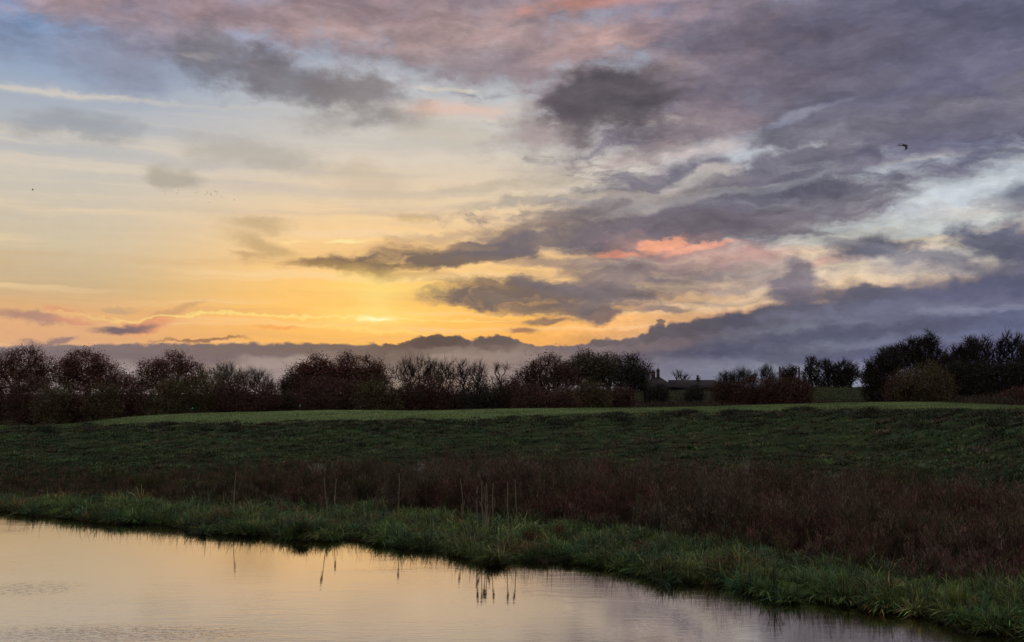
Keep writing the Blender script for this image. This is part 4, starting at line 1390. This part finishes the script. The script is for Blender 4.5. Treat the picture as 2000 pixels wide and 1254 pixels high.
for k, (px, ta_, tb_, lean, _, fat, lab) in enumerate(CAT):
    mrow = (ta_ + tb_) / 2
    p0 = on_level(px, mrow, 0.0)
    H = (mrow - ta_) / F * p0.y * 1.0
    gz = float(ground_z(p0.x, p0.y)[0])
    root = thing('bulrush', lab, 'bulrush', (p0.x, p0.y, gz - .05), CG)
    Hh = H - gz + .05
    rk = random.Random(k)
    lean += rk.uniform(-.07, .07)
    lx = -lean * 1.4
    pts = [(lx + (lean * 1.4) * (i / 8) ** 1.7 + .010 * math.sin(i + k), 0, Hh * i / 8) for i in range(9)]
    dx = (pts[-1][0] - pts[-2][0]) / (Hh / 8)
    V, Q_ = lathe(pts, [.015 - .0006 * i for i in range(9)], 5)
    link('stem', mesh_np('stem', V, Q_), stem_mat, root, True)
    hl = .27 * rk.uniform(.8, 1.15) + .03 * fat
    zt = Hh * .985
    hp = [(pts[-1][0] - dx * (zt - z_), 0, z_) for z_ in np.linspace(zt - hl, zt - .01, 9)]
    V, Q_ = lathe(hp, [.010, .029 * fat, .038 * fat, .030 * fat, .041 * fat, .033 * fat, .039 * fat, .027 * fat, .007], 8)
    link('seed_head', mesh_np('seed_head', V, Q_), head_mat, root, True)
    for j in range(2):
        V, Q_ = long_leaf((lx, 0, 0), Hh * rk.uniform(.45, .7), rk.uniform(0, 6.28), rk.uniform(.1, .45), .016, rk.uniform(.3, 1.1))
        link('leaf', mesh_np('leaf', V, Q_), dleaf_mat, root)

# ------------------------------------------------------------------ single plants that stand out
def spray(name, label, cat, px, row, d, h, n, width, pal, seed, group=None, head=.05, wid=.012, lift=.0, base=None):
    """weed or tuft: stems from one foot, each with small side tufts"""
    rg = np.random.default_rng(seed)
    p = at(px, row, d)
    gz = float(ground_z(p.x, p.y)[0])
    root = thing(name, label, cat, (p.x, p.y, gz - .02), group)
    a = rg.uniform(0, 6.28, n)
    L = h * rg.uniform(.55, 1.0, n)
    z0 = np.zeros(n)
    t = np.array(pal)[rg.choice(len(pal), n)] * rg.uniform(.7, 1.3, (n, 1))
    ln = rg.uniform(.05, 1, n) * width / h
    x0, y0 = np.cos(a) * rg.uniform(0, .12, n) * width, np.sin(a) * rg.uniform(0, .12, n) * width
    link('stem_spray', mesh_np('stem_spray', *merge([blades(x0, y0, z0, L, np.full(n, wid), a, ln, 4, t * .6, t)])), herb_mat, root)
    if head:
        parts = []
        for j in range(9):
            u = rg.uniform(.5, 1.0, n)
            t2 = t * rg.uniform(.6, 1.5, (n, 1))
            cx_, cy_ = x0 + np.cos(a) * ln * L * u ** 1.6, y0 + np.sin(a) * ln * L * u ** 1.6
            zz = L * (u - .6 * ln * u * u * .55)
            an = rg.uniform(0, 6.28, n)
            parts.append(blades(cx_, cy_, zz, head * rg.uniform(.5, 1.4, n), np.full(n, head * .3), an, rg.uniform(.2, 1.4, n), 1, t2, t2))
        link('foliage', mesh_np('foliage', *merge(parts)), herb_mat, root)
    return root


PALE = [(.27, .24, .21), (.32, .28, .25)]
spray('feathery_shrub', 'pale grey feathery dead plant above the bulrush cluster, at the foot of the flood bank', 'dead plant', 1033, 905, 42.0, 1.25, 90, .6, PALE, 11, head=.09, wid=.008)
spray('feathery_shrub', 'pale grey feathery dead plant at the foot of the flood bank, far left of centre', 'dead plant', 618, 915, 43.0, 1.15, 80, .6, PALE, 12, head=.08, wid=.008)
spray('feathery_shrub', 'wide faint grey dead plant between the two pale feathery ones', 'dead plant', 822, 915, 42.5, 1.2, 70, .7, [(.20, .18, .17), (.22, .19, .17)], 13, head=.08, wid=.008)
spray('dead_shrub', 'tall thin pale dead plant leaning on the face of the flood bank, right of centre', 'dead plant', 1458, 905, 38.0, 1.5, 50, .45, PALE, 14, head=.07, wid=.008)
spray('weed', 'tall bushy olive weed rising from the grass strip right of centre', 'weed', 1527, 1090, 25.4, .95, 40, .42, [(.10, .085, .04), (.075, .065, .03)], 15, head=.07, wid=.009)
spray('dock_clump', 'rust-brown dead dock clump in the grass strip just right of the bulrushes', 'dead plant', 1035, 1062, 29.6, .55, 130, .65, [(.10, .045, .025), (.075, .035, .022), (.05, .03, .02)], 16, head=.06, wid=.014)
spray('dock_clump', 'small rust-brown dead plant in the grass strip, right of the big rusty clump', 'dead plant', 1092, 1052, 30.2, .5, 60, .5, [(.11, .05, .028), (.08, .04, .024)], 17, head=.06, wid=.013)
spray('grass_tussock', 'dark round grass tussock bulging over the water left of centre', 'tussock', 590, 1048, on_level(590, 1054, 0).y + .25, .62, 420, .75, [(.035, .05, .020), (.05, .065, .024), (.06, .06, .03)], 18, head=0, wid=.018)
spray('grass_tussock', 'dark spreading tussock hanging over the water under the bulrush cluster', 'tussock', 965, 1100, on_level(965, 1107, 0).y + .25, .45, 420, 1.0, [(.03, .045, .018), (.05, .06, .022), (.06, .05, .03)], 19, head=0, wid=.018)
spray('grass_tussock', 'bright yellow-green tussock beside the water near the right edge of the photo', 'tussock', 1872, 1195, on_level(1872, 1222, 0).y + .8, .55, 260, .7, [(.14, .17, .035), (.10, .13, .03), (.17, .15, .04)], 20, head=0, wid=.018)
spray('hanging_weed', 'dark leafy weed overhanging the water, left of the two near the lower right corner', 'weed', 1512, 1164, on_level(1512, 1170, 0).y + .1, .95, 16, .35, [(.04, .04, .022)], 21, head=.07, wid=.010)
spray('hanging_weed', 'dark leafy weed overhanging the water, right of the two near the lower right corner', 'weed', 1738, 1190, on_level(1738, 1192, 0).y + .1, 1.0, 10, .3, [(.04, .04, .022)], 22, head=.06, wid=.009)

# ------------------------------------------------------------------ house beyond the second bank
brick_mat = plain_mat('old_brick', (.045, .030, .027), (.065, .042, .036), 3.0, .9)
tile_mat = plain_mat('roof_tile', (.014, .011, .011), (.022, .016, .015), 4.0, .85)
pot_mat = plain_mat('clay_pot', (.05, .03, .025), (.07, .04, .034), 6.0, .8)
glass_mat = plain_mat('window_glass', (.02, .022, .028), (.03, .032, .04), 2.0, .15, 0)
frame_mat = plain_mat('window_frame', (.07, .068, .066), (.10, .098, .094), 5.0, .6)
iron_mat = plain_mat('dark_metal', (.03, .03, .032), (.05, .05, .05), 9.0, .6)


def box(V, Q_, x0, x1, y0, y1, z0, z1):
    b = len(V)
    V += [(x, y, z) for z in (z0, z1) for x, y in ((x0, y0), (x1, y0), (x1, y1), (x0, y1))]
    Q_ += [(b, b + 3, b + 2, b + 1), (b + 4, b + 5, b + 6, b + 7)] + [(b + i, b + (i + 1) % 4, b + 4 + (i + 1) % 4, b + 4 + i) for i in range(4)]


def boxes(name, lst, mat, parent):
    V, Q_ = [], []
    for q in lst: box(V, Q_, *q)
    return link(name, mesh_np(name, np.array(V), np.array(Q_)), mat, parent)


def hip_roof(name, x0, x1, y0, y1, ze, zr, rx0, rx1, mat, parent, thick=.15):
    """hipped roof with its ridge from rx0 to rx1"""
    ym = (y0 + y1) / 2
    V = [(x0, y0, ze), (x1, y0, ze), (x1, y1, ze), (x0, y1, ze), (rx0, ym, zr), (rx1, ym, zr),
         (x0, y0, ze - thick), (x1, y0, ze - thick), (x1, y1, ze - thick), (x0, y1, ze - thick)]
    Q_ = [(0, 1, 5, 4), (2, 3, 4, 5), (6, 9, 8, 7), (0, 6, 7, 1), (1, 7, 8, 2), (2, 8, 9, 3), (3, 9, 6, 0)]
    T = [(1, 2, 5), (3, 0, 4)]
    return link(name, mesh_np(name, np.array(V, float), np.array(Q_), np.array(T)), mat, parent)


HD = 240.0
kx_ = HD / F
c = at(1283, 770, HD)
hz0 = 3.0
house = thing('farmhouse', 'dark house with two tall chimneys on a hipped roof behind the second bank', 'house', (c.x, HD, hz0))


def rel(px): return (px - 1283) * kx_ * 1.0


def zrow(row): return at(1283, row, HD).z - hz0


boxes('wall', [(rel(1256), rel(1310), -3.5, 4.5, 0, zrow(756))], brick_mat, house)
rf = hip_roof('roof', rel(1252), rel(1314), -4, 5, zrow(756), zrow(737), rel(1276), rel(1291), tile_mat, house)
for (a_, b_, ttop) in ((1274, 1280.5, 725), (1283.5, 1289, 722)):
    ch = boxes('chimney', [(rel(a_), rel(b_), .1, 1.0, zrow(745), zrow(ttop + 2)), (rel(a_) - .08, rel(b_) + .08, .02, 1.08, zrow(ttop + 2), zrow(ttop + .5))], brick_mat, house)
    for f_ in (.28, .72):
        xx = rel(a_) * (1 - f_) + rel(b_) * f_
        V, Q_ = lathe([(xx, .55, zrow(ttop + .6)), (xx, .55, zrow(ttop - 2.2)), (xx, .55, zrow(ttop - 2.6))], [.14, .11, .13], 8)
        link('chimney_pot', mesh_np('chimney_pot', V, Q_), pot_mat, ch)
for xx in (1262, 1280, 1298):
    w = boxes('window', [(rel(xx), rel(xx + 7), -3.56, -3.5, zrow(768), zrow(760))], frame_mat, house)
    boxes('pane', [(rel(xx + .8), rel(xx + 6.2), -3.60, -3.56, zrow(767.2), zrow(760.8))], glass_mat, w)

c2 = at(1355, 770, HD + 4)
barn = thing('long_low_house', 'long low dark building with a straight ridge and one small chimney, joined to the house', 'building', (c.x, HD, hz0))
boxes('wall', [(rel(1310.4), rel(1403), -2.4, 4.0, 0, zrow(757)), (rel(1403.4), rel(1428), -1.6, 3.2, 0, zrow(758))], brick_mat, barn)
hip_roof('roof', rel(1310.6), rel(1409), -3, 4.6, zrow(757), zrow(742), rel(1306), rel(1398), tile_mat, barn)
hip_roof('lean_to_roof', rel(1403.5), rel(1432), -2, 3.6, zrow(757.5), zrow(748.5), rel(1404), rel(1428), tile_mat, barn)
ch = boxes('chimney', [(rel(1361.5), rel(1367), .3, 1.1, zrow(746), zrow(738.5)), (rel(1361), rel(1367.5), .22, 1.18, zrow(738.5), zrow(737.5))], brick_mat, barn)
V, Q_ = lathe([(rel(1364.2), .7, zrow(737.6)), (rel(1364.2), .7, zrow(735.6)), (rel(1364.2), .7, zrow(735.4)), (rel(1364.2), .7, zrow(733.4)), (rel(1364.2), .7, zrow(732.6))], [.20, .18, .34, .34, .1], 10)
link('chimney_cowl', mesh_np('chimney_cowl', V, Q_), iron_mat, ch)
V, Q_ = lathe([(rel(1369.5), .7, zrow(744)), (rel(1369.5), .7, zrow(734.5))], [.04, .03], 6)
an = link('aerial', mesh_np('aerial', V, Q_), iron_mat, barn)
boxes('aerial_arm', [(rel(1367.8), rel(1371.4), .66, .72, zrow(736.5), zrow(736.1)), (rel(1368.4), rel(1370.8), .66, .72, zrow(738.2), zrow(737.8))], iron_mat, an)
boxes('door', [(rel(1371), rel(1376), -2.46, -2.4, 0, zrow(760))], frame_mat, barn)
for xx in (1334, 1350, 1384):
    w = boxes('window', [(rel(xx), rel(xx + 6), -2.46, -2.4, zrow(768), zrow(761))], frame_mat, barn)
    boxes('pane', [(rel(xx + .7), rel(xx + 5.3), -2.50, -2.46, zrow(767.3), zrow(761.7))], glass_mat, w)

# ------------------------------------------------------------------ poles
for px, tr, lab in ((1523, 716, 'thin dark wooden pole left of the round-headed tree, above the hedge'), (1560.5, 717, 'thin dark wooden pole right of the round-headed tree, above the hedge')):
    p = at(px, tr, 186)
    gz = float(ground_z(p.x, 186)[0]) - .3
    root = thing('utility_pole', lab, 'pole', (p.x, 186, gz), 'poles above the hedge')
    Hh = p.z - gz
    V, Q_ = lathe([(0, 0, 0), (0, 0, Hh * .5), (0, 0, Hh - .02), (0, 0, Hh)], [.24, .20, .18, .08], 10)
    link('shaft', mesh_np('shaft', V, Q_), plain_mat('weathered_wood', (.05, .04, .034), (.075, .06, .05), 6.0, .9), root, True)
    boxes('bracket', [(-.22, .22, -.17, -.11, Hh - .75, Hh - .65)], iron_mat, root)

# small turquoise-topped marker posts on the mown top
teal = plain_mat('turquoise_paint', (.04, .34, .27), (.05, .38, .30), 9.0, .4)
for px, row, d, lab in ((376, 797.5, 90, 'tiny turquoise-topped marker post before the hedge, left of the bright gap'),
                        (586, 792.5, 92, 'tiny turquoise-topped marker post before the hedge, right of the bright gap')):
    p = at(px, row, d)
    gz = float(ground_z(p.x, d)[0])
    root = thing('marker_post', lab, 'marker post', (p.x, d, gz - .1), 'marker posts on the flood bank')
    Hh = p.z - gz + .1
    V, Q_ = lathe([(0, 0, 0), (0, 0, Hh - .1)], [.035, .035], 8)
    link('post', mesh_np('post', V, Q_), iron_mat, root)
    V, Q_ = lathe([(0, 0, Hh - .08), (0, 0, Hh - .07), (0, 0, Hh + .07), (0, 0, Hh + .08)], [.02, .06, .06, .02], 10)
    link('reflector_cap', mesh_np('reflector_cap', V, Q_), teal, root)

# ------------------------------------------------------------------ birds
bird_mat = plain_mat('dark_feathers', (.012, .012, .015), (.03, .026, .026), 12, .8)


def bird(label, px, row, d, span, yaw, flap, bank, group=None, fold=.25, detailed=True):
    """body, tail and two swept wings as one skin"""
    p = at(px, row, d)
    L = span * .48
    V, Q_, T = [], [], []
    n = 8
    prof = [(-.62, .01, 0), (-.42, .05, 0), (-.15, .11, 0), (.10, .13, 0), (.30, .10, .01), (.40, .075, .03), (.50, .07, .04), (.58, .03, .03), (.66, .006, .01)]
    for (x, r, zo) in prof:
        for k in range(n):
            a = 2 * math.pi * k / n
            V.append((x * L, r * L * math.cos(a), r * L * math.sin(a) * .9 + zo * L))
    for i in range(len(prof) - 1):
        for k in range(n):
            Q_.append((i * n + k, i * n + (k + 1) % n, (i + 1) * n + (k + 1) % n, (i + 1) * n + k))
    # tail fan
    b = len(V)
    V += [(-.40 * L, -.05 * L, .01 * L), (-.40 * L, .05 * L, .01 * L), (-.92 * L, .16 * L, 0), (-.84 * L, 0, .0), (-.92 * L, -.16 * L, 0),
          (-.40 * L, -.05 * L, -.01 * L), (-.40 * L, .05 * L, -.01 * L), (-.92 * L, .16 * L, -.012 * L), (-.84 * L, 0, -.012 * L), (-.92 * L, -.16 * L, -.012 * L)]
    Q_ += [(b, b + 1, b + 2, b + 3), (b + 5, b + 8, b + 7, b + 6)]
    T += [(b, b + 3, b + 4), (b + 5, b + 9, b + 8)]
    for s, fl in ((1, flap[0]), (-1, flap[1])):
        st = [(0, .30, -.12, 0), (.18, .34, -.10, .0), (.40, .36, -.02, .0), (.62, .22, -.10, 0), (.82, .0, -.24, 0), (1.0, -.32, -.38, 0)]
        y = .08 * L; z = .05 * L
        pu = 0
        b = len(V)
        for j, (u, le, te, _) in enumerate(st):
            seg = (u - pu) * span * .5
            ang = fl * (1.0 if u < .45 else (1.0 - 1.6 * fold))
            y += seg * math.cos(ang); z += seg * math.sin(ang)
            pu = u
            w_ = .012 * L * (1.1 - u)
            V += [(le * L, s * y, z + w_), (te * L, s * y, z + w_), (te * L, s * y, z - w_), (le * L, s * y, z - w_)]
        for j in range(len(st) - 1):
            c_ = b + j * 4
            Q_ += [(c_, c_ + 1, c_ + 5, c_ + 4), (c_ + 1, c_ + 2, c_ + 6, c_ + 5), (c_ + 2, c_ + 3, c_ + 7, c_ + 6), (c_ + 3, c_, c_ + 4, c_ + 7)]
    o = link('bird', mesh_np('bird', np.array(V, float), np.array(Q_), np.array(T)), bird_mat, None, True)
    o.location = p
    o.rotation_euler = (bank, 0, yaw)
    tag(o, label, 'bird', group)
    return o


bird('large dark bird with swept wings flying alone on the right of the sky', 1766, 284, 42, .62, math.radians(8), (-.45, -.12), math.radians(50), fold=.1)
bird('small dark bird low over the violet cloud bank on the right', 1607, 527, 120, .42, math.radians(70), (.6, .6), math.radians(-40))
bird('lone small bird near the left edge of the sky', 64, 371, 110, .42, math.radians(200), (.5, .35), math.radians(25))
FL = [(322.8, 379, 'leftmost bird of the small flock'), (349, 372, 'upper bird of the pair on the left of the flock'), (346.3, 377.6, 'lower bird of the pair on the left of the flock'),
      (382, 377.2, 'left bird of the close pair in the middle of the flock'), (385.7, 375.6, 'right bird of the close pair in the middle of the flock'),
      (401.4, 380.5, 'lowest of the three birds on the left of the dense knot in the flock'), (404.8, 375, 'top one of the three birds on the left of the dense knot in the flock'), (405.1, 377.3, 'middle one of the three birds on the left of the dense knot in the flock'), (410.8, 377.8, 'top bird of the central three in the dense knot of the flock'), (411.8, 379.4, 'middle bird of the central three in the dense knot of the flock'), (412.7, 381.7, 'bottom bird of the central three in the dense knot of the flock'),
      (418.5, 373, 'first bird of the slanting row of three at the right of the knot'), (421.2, 374, 'second bird of the slanting row of three at the right of the knot'), (424.1, 375.2, 'third bird of the slanting row of three at the right of the knot'), (423, 379.4, 'single bird just below the slanting row of three in the flock'),
      (433, 384.8, 'bird trailing just below the right end of the flock'), (457.6, 390.5, 'rightmost bird, well behind the flock'), (408.9, 396, 'lowest bird, alone under the flock')]
rb = random.Random(5)
for (px, row, lab) in FL:
    bird(lab or 'tiny dark bird in the dense right-hand part of the flock', px, row, 330 + rb.uniform(-8, 8), .50, rb.uniform(-.5, .5), (rb.uniform(.2, .8),) * 2, rb.uniform(-.9, -.3), 'flock of tiny birds over the left of the sky')
bird('faint tiny bird high at the right edge of the top cloud, left of a pair', 1727, 71, 420, .5, .4, (.5, .5), -.5, 'tiny birds high on the right')
bird('faint tiny bird high on the right, upper one of a pair', 1732, 68, 420, .5, .2, (.3, .3), -.6, 'tiny birds high on the right')
bird('faint tiny bird high on the right, lower one of a pair', 1731, 74, 420, .5, .1, (.6, .6), -.5, 'tiny birds high on the right')
